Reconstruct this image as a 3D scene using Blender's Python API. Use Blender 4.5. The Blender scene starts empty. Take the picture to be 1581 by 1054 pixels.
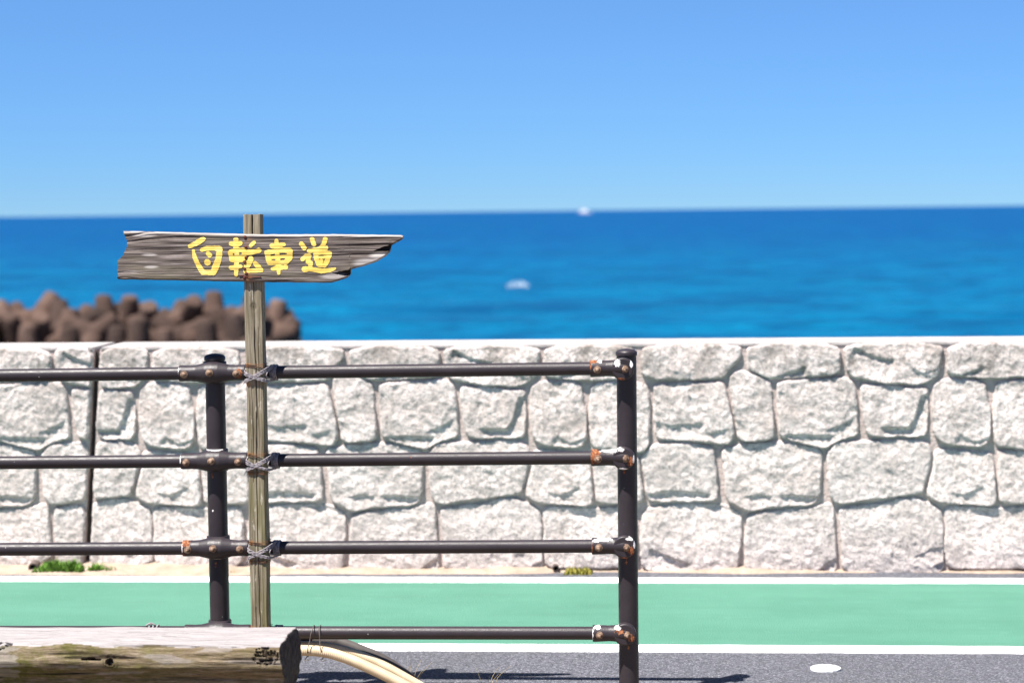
import bpy, bmesh, math, random
import numpy as np
from mathutils import Vector, Matrix, noise

SKY_ALT, SKY_AIR, SKY_DUST, SKY_OZ, SKY_SAT, SKY_STR = 15000.0, 5.0, 0.0, 8.0, 1.0, 0.05
SUN_STR, EXPOSURE = 5.0, 1.40
GREEN0, GREEN1 = (0.054, 0.164, 0.114), (0.068, 0.190, 0.136)
SEA0, SEA1, SEA2, SEA3 = (0.0, 0.102, 0.190), (0.0, 0.094, 0.210), (0.0, 0.042, 0.185), (0.0, 0.025, 0.160)
SEAD, SEAL = (0.0, 0.042, 0.115), (0.0, 0.125, 0.235)

# ------------------------------------------------------------------ camera, sky, sun, exposure
scene = bpy.context.scene
COL = scene.collection
YAW, PITCH, ROLL = math.radians(4.5), math.radians(3.492), math.radians(0.652)
cam_data = bpy.data.cameras.new('camera')
cam = bpy.data.objects.new('camera', cam_data)
COL.objects.link(cam)
fwd = Vector((-math.sin(YAW)*math.cos(PITCH), math.cos(YAW)*math.cos(PITCH), -math.sin(PITCH)))
right0 = Vector((math.cos(YAW), math.sin(YAW), 0))
up0 = right0.cross(fwd)
right = right0*math.cos(ROLL) - up0*math.sin(ROLL)
up = up0*math.cos(ROLL) + right0*math.sin(ROLL)
mw = Matrix((right, up, -fwd)).transposed().to_4x4()
mw.translation = Vector((0, 0, 1.49))
cam.matrix_world = mw
cam_data.sensor_width = 36.0
cam_data.lens = 75.0
cam_data.clip_start = 0.1
cam_data.clip_end = 200000
cam_data.dof.use_dof = True
cam_data.dof.focus_distance = 6.37
cam_data.dof.aperture_fstop = 3.0
scene.camera = cam

SUN_DIR = Vector((0.327, 0.335, -1.0)).normalized()      # the way the light travels
elev = math.asin(-SUN_DIR.z)
world = bpy.data.worlds.new('World')
scene.world = world
world.use_nodes = True
wn = world.node_tree
wn.nodes.clear()
sky = wn.nodes.new('ShaderNodeTexSky')
sky.sky_type = 'NISHITA'
sky.sun_disc = False
sky.sun_elevation = elev
sky.sun_rotation = math.atan2(-SUN_DIR.x, -SUN_DIR.y)
sky.altitude = SKY_ALT
sky.air_density = SKY_AIR
sky.dust_density = SKY_DUST
sky.ozone_density = SKY_OZ
hs = wn.nodes.new('ShaderNodeHueSaturation')
hs.inputs['Saturation'].default_value = SKY_SAT
bg = wn.nodes.new('ShaderNodeBackground')
bg.inputs['Strength'].default_value = SKY_STR
wo = wn.nodes.new('ShaderNodeOutputWorld')
wn.links.new(sky.outputs['Color'], hs.inputs['Color'])
wn.links.new(hs.outputs['Color'], bg.inputs['Color'])
wn.links.new(bg.outputs['Background'], wo.inputs['Surface'])

sun_data = bpy.data.lights.new('sun', 'SUN')
sun_data.energy = SUN_STR
sun_data.angle = math.radians(0.53)
sun_data.color = (1.0, 0.955, 0.90)
sun = bpy.data.objects.new('sun', sun_data)
COL.objects.link(sun)
sun.rotation_euler = SUN_DIR.to_track_quat('-Z', 'Y').to_euler()
sun.location = (-8, -8, 20)

scene.view_settings.view_transform = 'Standard'
scene.view_settings.look = 'None'
scene.view_settings.gamma = 1.0
scene.view_settings.exposure = EXPOSURE
scene.view_settings.use_curve_mapping = False

# ------------------------------------------------------------------ helpers
def link(o, parent=None):
    COL.objects.link(o)
    if parent is not None:
        o.parent = parent
    return o

def tag(o, label=None, cat=None, group=None, kind=None):
    if label: o['label'] = label
    if cat: o['category'] = cat
    if group: o['group'] = group
    if kind: o['kind'] = kind
    return o

def empty(name, loc, label, cat, group=None):
    o = bpy.data.objects.new(name, None)
    o.empty_display_size = 0.1
    o.location = loc
    link(o)
    return tag(o, label, cat, group)

def mesh_obj(name, verts, faces, mat, parent=None, smooth=False, attrs=None, loc=None):
    me = bpy.data.meshes.new(name)
    me.from_pydata([tuple(v) for v in verts], [], [tuple(f) for f in faces])
    me.update()
    if smooth:
        me.polygons.foreach_set('use_smooth', [True]*len(me.polygons))
    if attrs:
        for k, vals in attrs.items():
            a = me.attributes.new(k, 'FLOAT', 'POINT')
            a.data.foreach_set('value', [float(x) for x in vals])
    if mat is not None:
        me.materials.append(mat)
    o = bpy.data.objects.new(name, me)
    link(o, parent)
    if loc is not None:
        o.location = loc
    return o

def at_world(o, parent):
    """parent o while its mesh is given in world coordinates"""
    o.parent = parent
    o.matrix_parent_inverse = Matrix.Translation(-Vector(parent.location))
    return o

class MB:
    """collects shapes for one mesh"""
    def __init__(s): s.v, s.f = [], []
    def add(s, v, f):
        n = len(s.v); s.v += [Vector(p) for p in v]; s.f += [tuple(i+n for i in q) for q in f]
    def box(s, lo, hi):
        x0,y0,z0 = lo; x1,y1,z1 = hi
        s.add([(x0,y0,z0),(x1,y0,z0),(x1,y1,z0),(x0,y1,z0),(x0,y0,z1),(x1,y0,z1),(x1,y1,z1),(x0,y1,z1)],
              [(0,3,2,1),(4,5,6,7),(0,1,5,4),(1,2,6,5),(2,3,7,6),(3,0,4,7)])
    def lathe(s, origin, axis, prof, n=32):
        """prof: list of (distance along axis, radius); ends closed"""
        ax = Vector(axis).normalized(); o = Vector(origin)
        t = Vector((0,0,1)) if abs(ax.z) < .9 else Vector((1,0,0))
        a = ax.cross(t).normalized(); b = ax.cross(a)
        v, f = [], []
        for d, r in prof:
            for i in range(n):
                an = 2*math.pi*i/n
                v.append(o + ax*d + (a*math.cos(an) + b*math.sin(an))*r)
        for k in range(len(prof)-1):
            for i in range(n):
                j = (i+1) % n
                f.append((k*n+i, k*n+j, (k+1)*n+j, (k+1)*n+i))
        f.append(tuple(range(n))[::-1]); m = (len(prof)-1)*n
        f.append(tuple(m+i for i in range(n)))
        s.add(v, f)
    def tube(s, pts, r, n=8, sub=6, rfun=None):
        P = spline(pts, sub)
        v, f = [], []
        nrm = None
        L = 0.0
        for i, p in enumerate(P):
            tg = (P[min(i+1, len(P)-1)] - P[max(i-1, 0)]).normalized()
            if nrm is None:
                q = Vector((0,0,1)) if abs(tg.z) < .9 else Vector((1,0,0))
                nrm = tg.cross(q).normalized()
            nrm = (nrm - tg*nrm.dot(tg)).normalized()
            bn = tg.cross(nrm)
            if i: L += (P[i]-P[i-1]).length
            rr = r*(rfun(L, i/(len(P)-1)) if rfun else 1)
            for k in range(n):
                an = 2*math.pi*k/n
                v.append(p + (nrm*math.cos(an) + bn*math.sin(an))*rr)
        for i in range(len(P)-1):
            for k in range(n):
                j = (k+1) % n
                f.append((i*n+k, i*n+j, (i+1)*n+j, (i+1)*n+k))
        f.append(tuple(range(n))[::-1]); m = (len(P)-1)*n
        f.append(tuple(m+k for k in range(n)))
        s.add(v, f)
    def build(s, name, mat, parent=None, smooth=True, attrs=None):
        return mesh_obj(name, s.v, s.f, mat, parent, smooth, attrs)

def spline(pts, sub):
    P = [Vector(p) for p in pts]
    if sub <= 1: return P
    out = []
    for i in range(len(P)-1):
        p0, p1, p2, p3 = P[max(i-1,0)], P[i], P[i+1], P[min(i+2,len(P)-1)]
        for k in range(sub):
            t = k/sub
            out.append(0.5*((2*p1) + (p2-p0)*t + (2*p0-5*p1+4*p2-p3)*t*t + (3*p1-p0-3*p2+p3)*t**3))
    out.append(P[-1])
    return out

def sharp(o, ang=35):
    me = o.data
    me.polygons.foreach_set('use_smooth', [True]*len(me.polygons))
    me.set_sharp_from_angle(angle=math.radians(ang))
    return o

def smoothstep(a, b, x):
    t = min(1, max(0, (x-a)/(b-a))) if a != b else float(x > a)
    return t*t*(3-2*t)

def interp(x, pts):
    if x <= pts[0][0]: return pts[0][1]
    for (a, p), (b, q) in zip(pts, pts[1:]):
        if x <= b: return p + (q-p)*(x-a)/(b-a) if b > a else q
    return pts[-1][1]

# ------------------------------------------------------------------ materials
class Mat:
    def __init__(s, name, rough=0.7, spec=0.3):
        s.m = bpy.data.materials.new(name); s.m.use_nodes = True
        s.nt = s.m.node_tree; s.b = s.nt.nodes['Principled BSDF']
        s.b.inputs['Roughness'].default_value = rough
        s.b.inputs['Specular IOR Level'].default_value = spec
        s._pos = None
    def n(s, typ, props=None, **ins):
        nd = s.nt.nodes.new(typ)
        for k, v in (props or {}).items(): setattr(nd, k, v)
        for k, v in ins.items():
            key = int(k[1:]) if k[0] == '_' else k.replace('_', ' ')
            s.put(nd.inputs[key], v)
        return nd
    def put(s, sock, v):
        if isinstance(v, bpy.types.NodeSocket): s.nt.links.new(v, sock)
        elif isinstance(v, bpy.types.Node): s.nt.links.new(v.outputs[0], sock)
        else: sock.default_value = v
    def set(s, name, v): s.put(s.b.inputs[name], v)
    @property
    def pos(s):
        if s._pos is None: s._pos = s.nt.nodes.new('ShaderNodeNewGeometry').outputs['Position']
        return s._pos
    def scaled(s, sc, src=None):
        return s.n('ShaderNodeMapping', None, Vector=src or s.pos, Scale=sc).outputs[0]
    def noise(s, scale, detail=4, rough=0.55, vec=None, dist=0.0):
        return s.n('ShaderNodeTexNoise', None, Vector=vec or s.pos, Scale=scale, Detail=detail, Roughness=rough, Distortion=dist).outputs[0]
    def voro(s, scale, vec=None, feature='F1', out='Distance', rnd=1.0):
        return s.n('ShaderNodeTexVoronoi', {'feature': feature}, Vector=vec or s.pos, Scale=scale, Randomness=rnd).outputs[out]
    def ramp(s, fac, stops, interp='LINEAR'):
        r = s.n('ShaderNodeValToRGB', None, Fac=fac)
        r.color_ramp.interpolation = interp
        el = r.color_ramp.elements
        while len(el) < len(stops): el.new(0.5)
        for e, (p, c) in zip(el, stops):
            e.position = p
            e.color = (c, c, c, 1) if not isinstance(c, (tuple, list)) else (*c, 1)
        return r.outputs[0]
    def mix(s, fac, a, b, blend='MIX'):
        m = s.n('ShaderNodeMix', {'data_type': 'RGBA', 'blend_type': blend})
        s.put(m.inputs[0], fac)
        for i, v in ((6, a), (7, b)):
            s.put(m.inputs[i], (*v, 1) if isinstance(v, (tuple, list)) and len(v) == 3 else v)
        return m.outputs[2]
    def math(s, op, a, b=0.0, c=0.0):
        m = s.n('ShaderNodeMath', {'operation': op})
        s.put(m.inputs[0], a); s.put(m.inputs[1], b); s.put(m.inputs[2], c)
        return m.outputs[0]
    def attr(s, name):
        return s.n('ShaderNodeAttribute', {'attribute_name': name}).outputs['Fac']
    def axis(s, i):
        return s.n('ShaderNodeSeparateXYZ', None, Vector=s.pos).outputs[i]
    def bump(s, h, dist=0.01, strength=1.0):
        b = s.n('ShaderNodeBump', None, Height=h, Distance=dist, Strength=strength)
        s.nt.links.new(b.outputs[0], s.b.inputs['Normal'])

def m_stone():
    m = Mat('moulded_concrete_stone', 0.9, 0.15)
    big = m.noise(5.5, 5, 0.6)
    fine = m.noise(42, 6, 0.7)
    pit = m.noise(120, 3, 0.6)
    c = m.ramp(big, [(0.30, (0.48, 0.405, 0.37)), (0.47, (0.69, 0.60, 0.56)), (0.7, (0.78, 0.695, 0.655))])
    c = m.mix(m.ramp(fine, [(0.35, 1.0), (0.55, 0.0)]), c, (0.40, 0.355, 0.33))
    rnd = m.n('ShaderNodeObjectInfo').outputs['Random']
    c = m.mix(m.math('MULTIPLY', rnd, 0.35), c, (0.47, 0.43, 0.41))
    # rain-borne grime: patches, thicker on the top course
    gr = m.math('MULTIPLY', m.ramp(m.noise(1.0, 6, 0.7, m.scaled((7, 7, 5.5)), 0.6), [(0.44, 0.0), (0.60, 1.0)]), m.ramp(m.axis(2), [(0.0, 0.25), (0.72, 0.45), (0.85, 1.0)]))
    c = m.mix(m.math('MULTIPLY', gr, m.ramp(fine, [(0.3, 1.0), (0.7, 0.35)])), c, (0.17, 0.15, 0.132))
    c = m.mix(m.ramp(pit, [(0.36, 0.75), (0.46, 0.0)]), c, (0.24, 0.21, 0.19))
    m.set('Base Color', c)
    h = m.math('ADD', m.math('MULTIPLY', fine, 0.7), m.math('MULTIPLY', pit, 0.3))
    m.bump(h, 0.012, 0.9)
    return m.m

def m_mortar():
    m = Mat('mortar', 0.95, 0.1)
    m.set('Base Color', m.ramp(m.noise(25, 5), [(0.3, (0.38, 0.31, 0.285)), (0.7, (0.51, 0.43, 0.40))]))
    m.bump(m.noise(110, 4), 0.006)
    return m.m

def m_coping():
    m = Mat('coping_concrete', 0.9, 0.15)
    c = m.ramp(m.noise(7, 6, 0.65), [(0.3, (0.27, 0.250, 0.238)), (0.7, (0.43, 0.405, 0.39))])
    m.set('Base Color', c); m.bump(m.noise(90, 4), 0.004)
    return m.m

def m_asphalt():
    m = Mat('asphalt', 0.85, 0.3)
    cell = m.voro(205, out='Color')
    tone = m.n('ShaderNodeSeparateColor', None, Color=cell).outputs[0]
    patch = m.noise(1.7, 4)
    c = m.ramp(tone, [(0.0, (0.040, 0.041, 0.049)), (0.55, (0.080, 0.082, 0.098)), (0.85, (0.135, 0.138, 0.160)), (1.0, (0.23, 0.23, 0.255))])
    c = m.mix(m.ramp(patch, [(0.35, 0.0), (0.75, 0.3)]), c, (0.065, 0.064, 0.068))
    m.set('Base Color', c)
    m.bump(m.voro(205), 0.005, 0.8)
    return m.m

def m_paint(name, c0, c1, worn):
    m = Mat(name, 0.75, 0.3)
    c = m.ramp(m.noise(2.2, 6, 0.6), [(0.3, c0), (0.7, c1)])
    long = m.noise(1.0, 6, 0.65, m.scaled((1.3, 9, 1)))
    c = m.mix(m.ramp(long, [(0.45, 0.0), (0.75, 0.35)]), c, tuple(0.72*q for q in c0))
    c = m.mix(m.ramp(m.noise(1.0, 5, 0.7, m.scaled((14, 22, 1))), [(0.56, 0.0), (0.72, 0.22)]), c, tuple(min(0.85, 1.5*q+0.02) for q in c1))
    c = m.mix(m.ramp(m.noise(26, 5, 0.7), [(worn, 0.0), (worn+0.06, 0.75)]), c, (0.09, 0.09, 0.095))
    c = m.mix(m.ramp(m.voro(70), [(0.05, 0.45), (0.12, 0.0)]), c, tuple(0.6*q for q in c0))
    m.set('Base Color', c)
    m.bump(m.voro(150), 0.003, 0.7)
    return m.m

def m_steel():
    """dark brown coating with chipped white primer and rust where the attributes say"""
    m = Mat('dark_brown_coating', 0.42, 0.32)
    dust = m.noise(60, 5, 0.7)
    c = m.ramp(m.noise(9, 5, 0.6), [(0.3, (0.021, 0.016, 0.019)), (0.75, (0.033, 0.026, 0.030))])
    c = m.mix(m.ramp(dust, [(0.68, 0.0), (0.76, 0.5)]), c, (0.16, 0.13, 0.12))
    ragged = m.noise(130, 4, 0.65)
    rust = m.ramp(m.math('ADD', m.attr('rust'), m.math('MULTIPLY_ADD', ragged, 1.6, -0.8)), [(0.48, 0.0), (0.54, 1.0)])
    rc = m.ramp(m.noise(160, 4), [(0.3, (0.06, 0.018, 0.008)), (0.5, (0.20, 0.06, 0.02)), (0.7, (0.36, 0.18, 0.09))])
    white = m.ramp(m.math('ADD', m.attr('chip'), m.math('MULTIPLY_ADD', ragged, 1.6, -0.8)), [(0.48, 0.0), (0.52, 1.0)])
    c = m.mix(rust, c, rc)
    c = m.mix(white, c, (0.72, 0.70, 0.68))
    m.set('Base Color', c)
    m.set('Roughness', m.mix(rust, m.ramp(dust, [(0.3, 0.38), (0.7, 0.52)]), (0.85, 0.85, 0.85)))
    m.bump(m.math('ADD', m.noise(220, 3), m.math('MULTIPLY', white, -0.6)), 0.0008, 0.6)
    return m.m

def m_simple(name, stops, scale=20, rough=0.7, bump=0.0, bscale=120, spec=0.3, metal=0.0):
    m = Mat(name, rough, spec)
    m.set('Base Color', m.ramp(m.noise(scale, 5, 0.6), stops))
    m.set('Metallic', metal)
    if bump: m.bump(m.noise(bscale, 4), bump)
    return m.m

def m_board():
    m = Mat('weathered_board', 0.85, 0.2)
    streak = m.noise(1.0, 6, 0.65, m.scaled((7, 7, 230)))
    broad = m.noise(1.0, 4, 0.5, m.scaled((4, 4, 26)))
    c = m.ramp(streak, [(0.34, (0.028, 0.021, 0.018)), (0.46, (0.110, 0.088, 0.076)), (0.58, (0.205, 0.170, 0.152)), (0.70, (0.42, 0.37, 0.35))])
    c = m.mix(m.ramp(broad, [(0.5, 0.0), (0.7, 0.65)]), c, (0.17, 0.15, 0.095))
    c = m.mix(m.attr('groove'), c, (0.030, 0.022, 0.019))
    ru = m.math('MULTIPLY', m.attr('stain'), m.ramp(m.noise(55, 4), [(0.35, 0.2), (0.65, 1.0)]))
    c = m.mix(ru, c, (0.30, 0.13, 0.05))
    c = m.mix(m.attr('pale'), c, m.mix(m.ramp(streak, [(0.3, 0.0), (0.7, 1.0)]), (0.26, 0.23, 0.21), (0.50, 0.46, 0.43)))
    m.set('Base Color', c)
    m.bump(streak, 0.0015, 0.8)
    return m.m

def m_post():
    m = Mat('weathered_post', 0.85, 0.2)
    streak = m.noise(1.0, 6, 0.65, m.scaled((210, 210, 7)))
    broad = m.noise(1.0, 5, 0.6, m.scaled((30, 30, 5)))
    z = m.axis(2)
    c = m.ramp(streak, [(0.30, (0.055, 0.041, 0.026)), (0.48, (0.19, 0.158, 0.112)), (0.72, (0.40, 0.35, 0.27))])
    low = m.ramp(z, [(0.15, 0.9), (0.75, 0.6), (0.95, 0.25)])
    c = m.mix(m.math('MULTIPLY', low, m.ramp(broad, [(0.33, 1.0), (0.62, 0.15)])), c, (0.135, 0.125, 0.045))
    c = m.mix(m.ramp(m.noise(1.0, 5, 0.7, m.scaled((75, 75, 14))), [(0.62, 0.0), (0.68, 0.8)]), c, (0.50, 0.45, 0.38))
    c = m.mix(m.attr('groove'), c, (0.028, 0.020, 0.014))
    c = m.mix(m.math('MULTIPLY', m.attr('stain'), m.ramp(m.noise(70, 4), [(0.3, 0.2), (0.6, 1.0)])), c, (0.36, 0.15, 0.04))
    m.set('Base Color', c)
    m.bump(streak, 0.0015, 0.8)
    return m.m

def m_log():
    m = Mat('old_log', 0.9, 0.15)
    warp = m.n('ShaderNodeVectorMath', {'operation': 'ADD'}, _0=m.pos)
    wob = m.n('ShaderNodeVectorMath', {'operation': 'SCALE'}, _0=m.n('ShaderNodeTexNoise', None, Vector=m.pos, Scale=9.0).outputs['Color'])
    wob.inputs['Scale'].default_value = 0.02
    m.put(warp.inputs[1], wob)
    wp = warp.outputs[0]
    st = m.noise(1.0, 6, 0.65, m.scaled((6, 120, 120), wp))
    fine = m.noise(1.0, 5, 0.7, m.scaled((26, 380, 380), wp))
    moss = m.noise(11, 8, 0.75, m.scaled((0.7, 1, 1.3)))
    topc = m.ramp(st, [(0.3, (0.13, 0.113, 0.105)), (0.42, (0.25, 0.228, 0.224)), (0.75, (0.34, 0.318, 0.318))])
    topc = m.mix(m.ramp(fine, [(0.33, 0.7), (0.45, 0.0)]), topc, (0.10, 0.085, 0.085))
    front = m.ramp(st, [(0.28, (0.055, 0.038, 0.022)), (0.45, (0.135, 0.098, 0.064)), (0.58, (0.20, 0.155, 0.11)), (0.75, (0.33, 0.265, 0.205))])
    front = m.mix(m.ramp(fine, [(0.36, 0.85), (0.5, 0.0)]), front, (0.045, 0.030, 0.018))
    front = m.mix(m.ramp(fine, [(0.58, 0.0), (0.72, 0.6)]), front, (0.38, 0.32, 0.26))
    x = m.axis(0)
    leftward = m.ramp(m.math('MULTIPLY_ADD', x, 1.0, 2.2), [(0.15, 1.0), (0.60, 0.9), (1.0, 0.25)])
    mc = m.ramp(m.noise(60, 5, 0.7), [(0.3, (0.036, 0.036, 0.006)), (0.7, (0.10, 0.095, 0.022))])
    front = m.mix(m.math('MULTIPLY', leftward, m.ramp(moss, [(0.44, 1.0), (0.58, 0.1)])), front, mc)
    c = m.mix(m.attr('cut'), front, topc)
    endc = m.ramp(m.noise(50, 5), [(0.3, (0.020, 0.018, 0.018)), (0.7, (0.075, 0.067, 0.063))])  # dark end face: the shade on the side turned from the sun, as colour
    c = m.mix(m.attr('end'), c, endc)
    c = m.mix(m.attr('groove'), c, (0.022, 0.015, 0.010))
    m.set('Base Color', c)
    m.bump(m.math('ADD', st, m.math('MULTIPLY', fine, 0.5)), 0.003, 0.9)
    return m.m

def m_sea():
    m = Mat('sea_water', 0.35, 0.06)
    m.b.inputs['Specular Tint'].default_value = (0.35, 0.85, 1.0, 1.0)
    m.b.inputs['IOR'].default_value = 1.33
    y = m.axis(1)
    d = m.math('LOGARITHM', m.math('MAXIMUM', y, 20.0), 10.0)
    band = m.noise(1.0, 5, 0.65, m.scaled((0.045, 0.085, 1)))
    c = m.ramp(m.math('DIVIDE', d, 4.0), [(0.42, SEA0), (0.56, SEA1), (0.68, SEA2), (0.85, SEA3)])
    c = m.mix(m.ramp(band, [(0.38, 0.9), (0.52, 0.0)]), c, SEAD)
    c = m.mix(m.ramp(m.noise(1.0, 5, 0.65, m.scaled((0.16, 0.30, 1))), [(0.48, 0.0), (0.64, 0.95)]), c, SEAL)
    m.set('Base Color', c)
    c = m.mix(m.ramp(m.noise(1.0, 6, 0.7, m.scaled((0.35, 0.8, 1))), [(0.40, 0.85), (0.55, 0.0)]), c, SEAD)
    m.set('Base Color', c)
    w1 = m.noise(1.0, 5, 0.6, m.scaled((0.10, 0.33, 1)))
    w2 = m.noise(1.0, 5, 0.65, m.scaled((0.7, 1.6, 1)))
    m.bump(m.math('ADD', w1, m.math('MULTIPLY', w2, 0.28)), 1.6, 1.0)
    return m.m

def m_tetra():
    m = Mat('sea_worn_concrete', 0.95, 0.1)
    c = m.ramp(m.noise(1.6, 6, 0.65), [(0.3, (0.055, 0.034, 0.026)), (0.55, (0.110, 0.071, 0.056)), (0.75, (0.175, 0.12, 0.098))])
    rnd = m.n('ShaderNodeObjectInfo').outputs['Random']
    c = m.mix(m.math('MULTIPLY', rnd, 0.9), c, (0.034, 0.024, 0.021))
    m.set('Base Color', c); m.bump(m.noise(9, 5), 0.05)
    return m.m

def m_yellow():
    m = Mat('yellow_paint', 0.65, 0.25)
    st = m.noise(1.0, 6, 0.65, m.scaled((9, 9, 240)))
    c = m.ramp(m.noise(30, 5, 0.6), [(0.3, (0.66, 0.45, 0.075)), (0.55, (0.78, 0.58, 0.13)), (0.75, (0.86, 0.69, 0.22))])
    c = m.mix(m.ramp(st, [(0.30, 0.75), (0.40, 0.0)]), c, (0.30, 0.21, 0.08))
    c = m.mix(m.ramp(m.noise(75, 5, 0.7), [(0.66, 0.0), (0.72, 0.7)]), c, (0.34, 0.26, 0.13))
    m.set('Base Color', c); m.bump(st, 0.0012, 0.7)
    return m.m

MAT = dict(
    stone=m_stone(), mortar=m_mortar(), coping=m_coping(), asphalt=m_asphalt(), steel=m_steel(),
    green=m_paint('green_lane_paint', GREEN0, GREEN1, 0.74),
    white=m_paint('white_road_paint', (0.70, 0.69, 0.67), (0.80, 0.79, 0.77), 0.63),
    board=m_board(), post=m_post(), log=m_log(), sea=m_sea(), tetra=m_tetra(),
    filler=m_simple('joint_filler', [(0.3, (0.035, 0.028, 0.026)), (0.7, (0.075, 0.06, 0.055))], 30, 0.95),
    sand=m_simple('dry_sand', [(0.3, (0.27, 0.205, 0.155)), (0.7, (0.39, 0.315, 0.25))], 18, 0.95, 0.006, 160, 0.1),
    beach=m_simple('beach_sand', [(0.3, (0.32, 0.25, 0.18)), (0.7, (0.45, 0.36, 0.27))], 0.6, 0.95, 0.02, 6, 0.1),
    verge=m_simple('trodden_earth', [(0.3, (0.14, 0.11, 0.08)), (0.7, (0.26, 0.21, 0.16))], 9, 0.95, 0.01, 60, 0.1),
    bolt=m_simple('rusty_bolt', [(0.32, (0.06, 0.028, 0.016)), (0.5, (0.17, 0.105, 0.068)), (0.7, (0.34, 0.25, 0.18))], 90, 0.7, 0.001, 300, 0.4),
    nail=m_simple('rusty_nail', [(0.3, (0.05, 0.010, 0.008)), (0.7, (0.13, 0.035, 0.02))], 120, 0.7),
    rope=m_simple('grey_rope', [(0.3, (0.13, 0.115, 0.125)), (0.7, (0.34, 0.31, 0.32))], 160, 0.9, 0.001, 500, 0.15),
    wire=m_simple('rusty_wire', [(0.3, (0.05, 0.025, 0.015)), (0.7, (0.20, 0.09, 0.04))], 120, 0.8),
    dark_wire=m_simple('dark_wire', [(0.3, (0.05, 0.042, 0.036)), (0.7, (0.13, 0.105, 0.085))], 120, 0.55),
    hose=m_simple('beige_hose', [(0.3, (0.42, 0.325, 0.205)), (0.7, (0.54, 0.43, 0.29))], 25, 0.5, 0, 0, 0.4),
    dark_hose=m_simple('grey_hose', [(0.3, (0.055, 0.048, 0.045)), (0.7, (0.09, 0.08, 0.075))], 25, 0.6),
    yellow=m_yellow(),
    weed=m_simple('green_weed', [(0.3, (0.06, 0.15, 0.015)), (0.7, (0.16, 0.30, 0.04))], 40, 0.7),
    weed_dry=m_simple('yellowing_weed', [(0.3, (0.16, 0.17, 0.02)), (0.7, (0.36, 0.30, 0.06))], 40, 0.7),
    straw=m_simple('dry_grass', [(0.3, (0.30, 0.22, 0.10)), (0.7, (0.45, 0.36, 0.2))], 40, 0.8),
    pipe=m_simple('old_pipe', [(0.3, (0.06, 0.045, 0.04)), (0.7, (0.15, 0.115, 0.10))], 40, 0.8),
    black=m_simple('bore_shade', [(0.3, (0.010, 0.008, 0.008)), (0.7, (0.02, 0.017, 0.016))], 40, 0.95),  # near-black that paints the shade inside the pipe ends
    foam=m_simple('foam', [(0.3, (0.68, 0.76, 0.79)), (0.7, (0.82, 0.87, 0.89))], 3, 0.9),
    ship=m_simple('white_ship_paint', [(0.3, (0.74, 0.73, 0.74)), (0.7, (0.82, 0.81, 0.82))], 0.3, 0.5),
    ship_red=m_simple('ship_red', [(0.3, (0.30, 0.05, 0.04)), (0.7, (0.36, 0.07, 0.05))], 0.3, 0.6),
    glass=m_simple('ship_glass', [(0.3, (0.02, 0.03, 0.04)), (0.7, (0.03, 0.04, 0.05))], 0.3, 0.15, spec=0.6),
)

# ------------------------------------------------------------------ ground, road, sea
def sheet(name, x0, x1, y0, y1, z, mat, nx=1, ny=1, kind='structure', label=None, cat=None, zf=None):
    v, f = [], []
    for j in range(ny+1):
        for i in range(nx+1):
            x = x0+(x1-x0)*i/nx; y = y0+(y1-y0)*j/ny
            v.append((x, y, z + (zf(x, y) if zf else 0)))
    for j in range(ny):
        for i in range(nx):
            a = j*(nx+1)+i
            f.append((a, a+1, a+nx+2, a+nx+1))
    return tag(mesh_obj(name, v, f, MAT[mat]), label, cat, kind=kind)

sheet('road', -40, 40, -30, 9.10, 0.0, 'asphalt', label='grey speckled asphalt road in front of the seawall', cat='road')
def wavy(y0, y1, z, x0=-12, x1=12, seed=0, n=600, rag=0.006):
    v, f = [], []
    for i in range(n+1):
        x = x0+(x1-x0)*i/n
        a = y0 + rag*noise.noise((x*9, seed, 0)) + rag*0.6*noise.noise((x*40, seed, 4))
        b = y1 + rag*noise.noise((x*9, seed, 9)) + rag*0.6*noise.noise((x*40, seed, 14))
        v += [(x, a-0.002, 0.0005), (x, a, z), (x, b, z), (x, b+0.002, 0.0005)]      # a film with sloping edges
        for k in range(3):
            if i: f.append((4*i-4+k, 4*i+k, 4*i+k+1, 4*i-3+k))
    return v, f
v, f = wavy(7.225, 8.475, 0.0028, seed=3)
lane = tag(mesh_obj('cycle_lane', v, f, MAT['green']), 'green painted cycle lane between two white lines', 'cycle lane', kind='structure')
v, f = wavy(7.138, 7.240, 0.0056, seed=5)
tag(mesh_obj('near_white_line', v, f, MAT['white']), 'white painted line on the near side of the green lane', 'road line', kind='structure')
v, f = wavy(8.465, 8.574, 0.0056, seed=7)
tag(mesh_obj('far_white_line', v, f, MAT['white']), 'white painted line on the far side of the green lane', 'road line', kind='structure')
sheet('verge', -12, 12, 2.0, 6.60, 0.004, 'verge', label='trodden earth verge under the fence', cat='verge')

def beach_z(x, y):
    t = max(0, min(1, (y-0)/46.0))
    return -5.6*t + 0.08*noise.noise((x*0.3, y*0.3, 0))
sheet('beach', -260, 260, 9.16, 62, -0.75, 'beach', 40, 24, label='sand beach sloping to the sea behind the wall', cat='beach', zf=beach_z)

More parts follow.
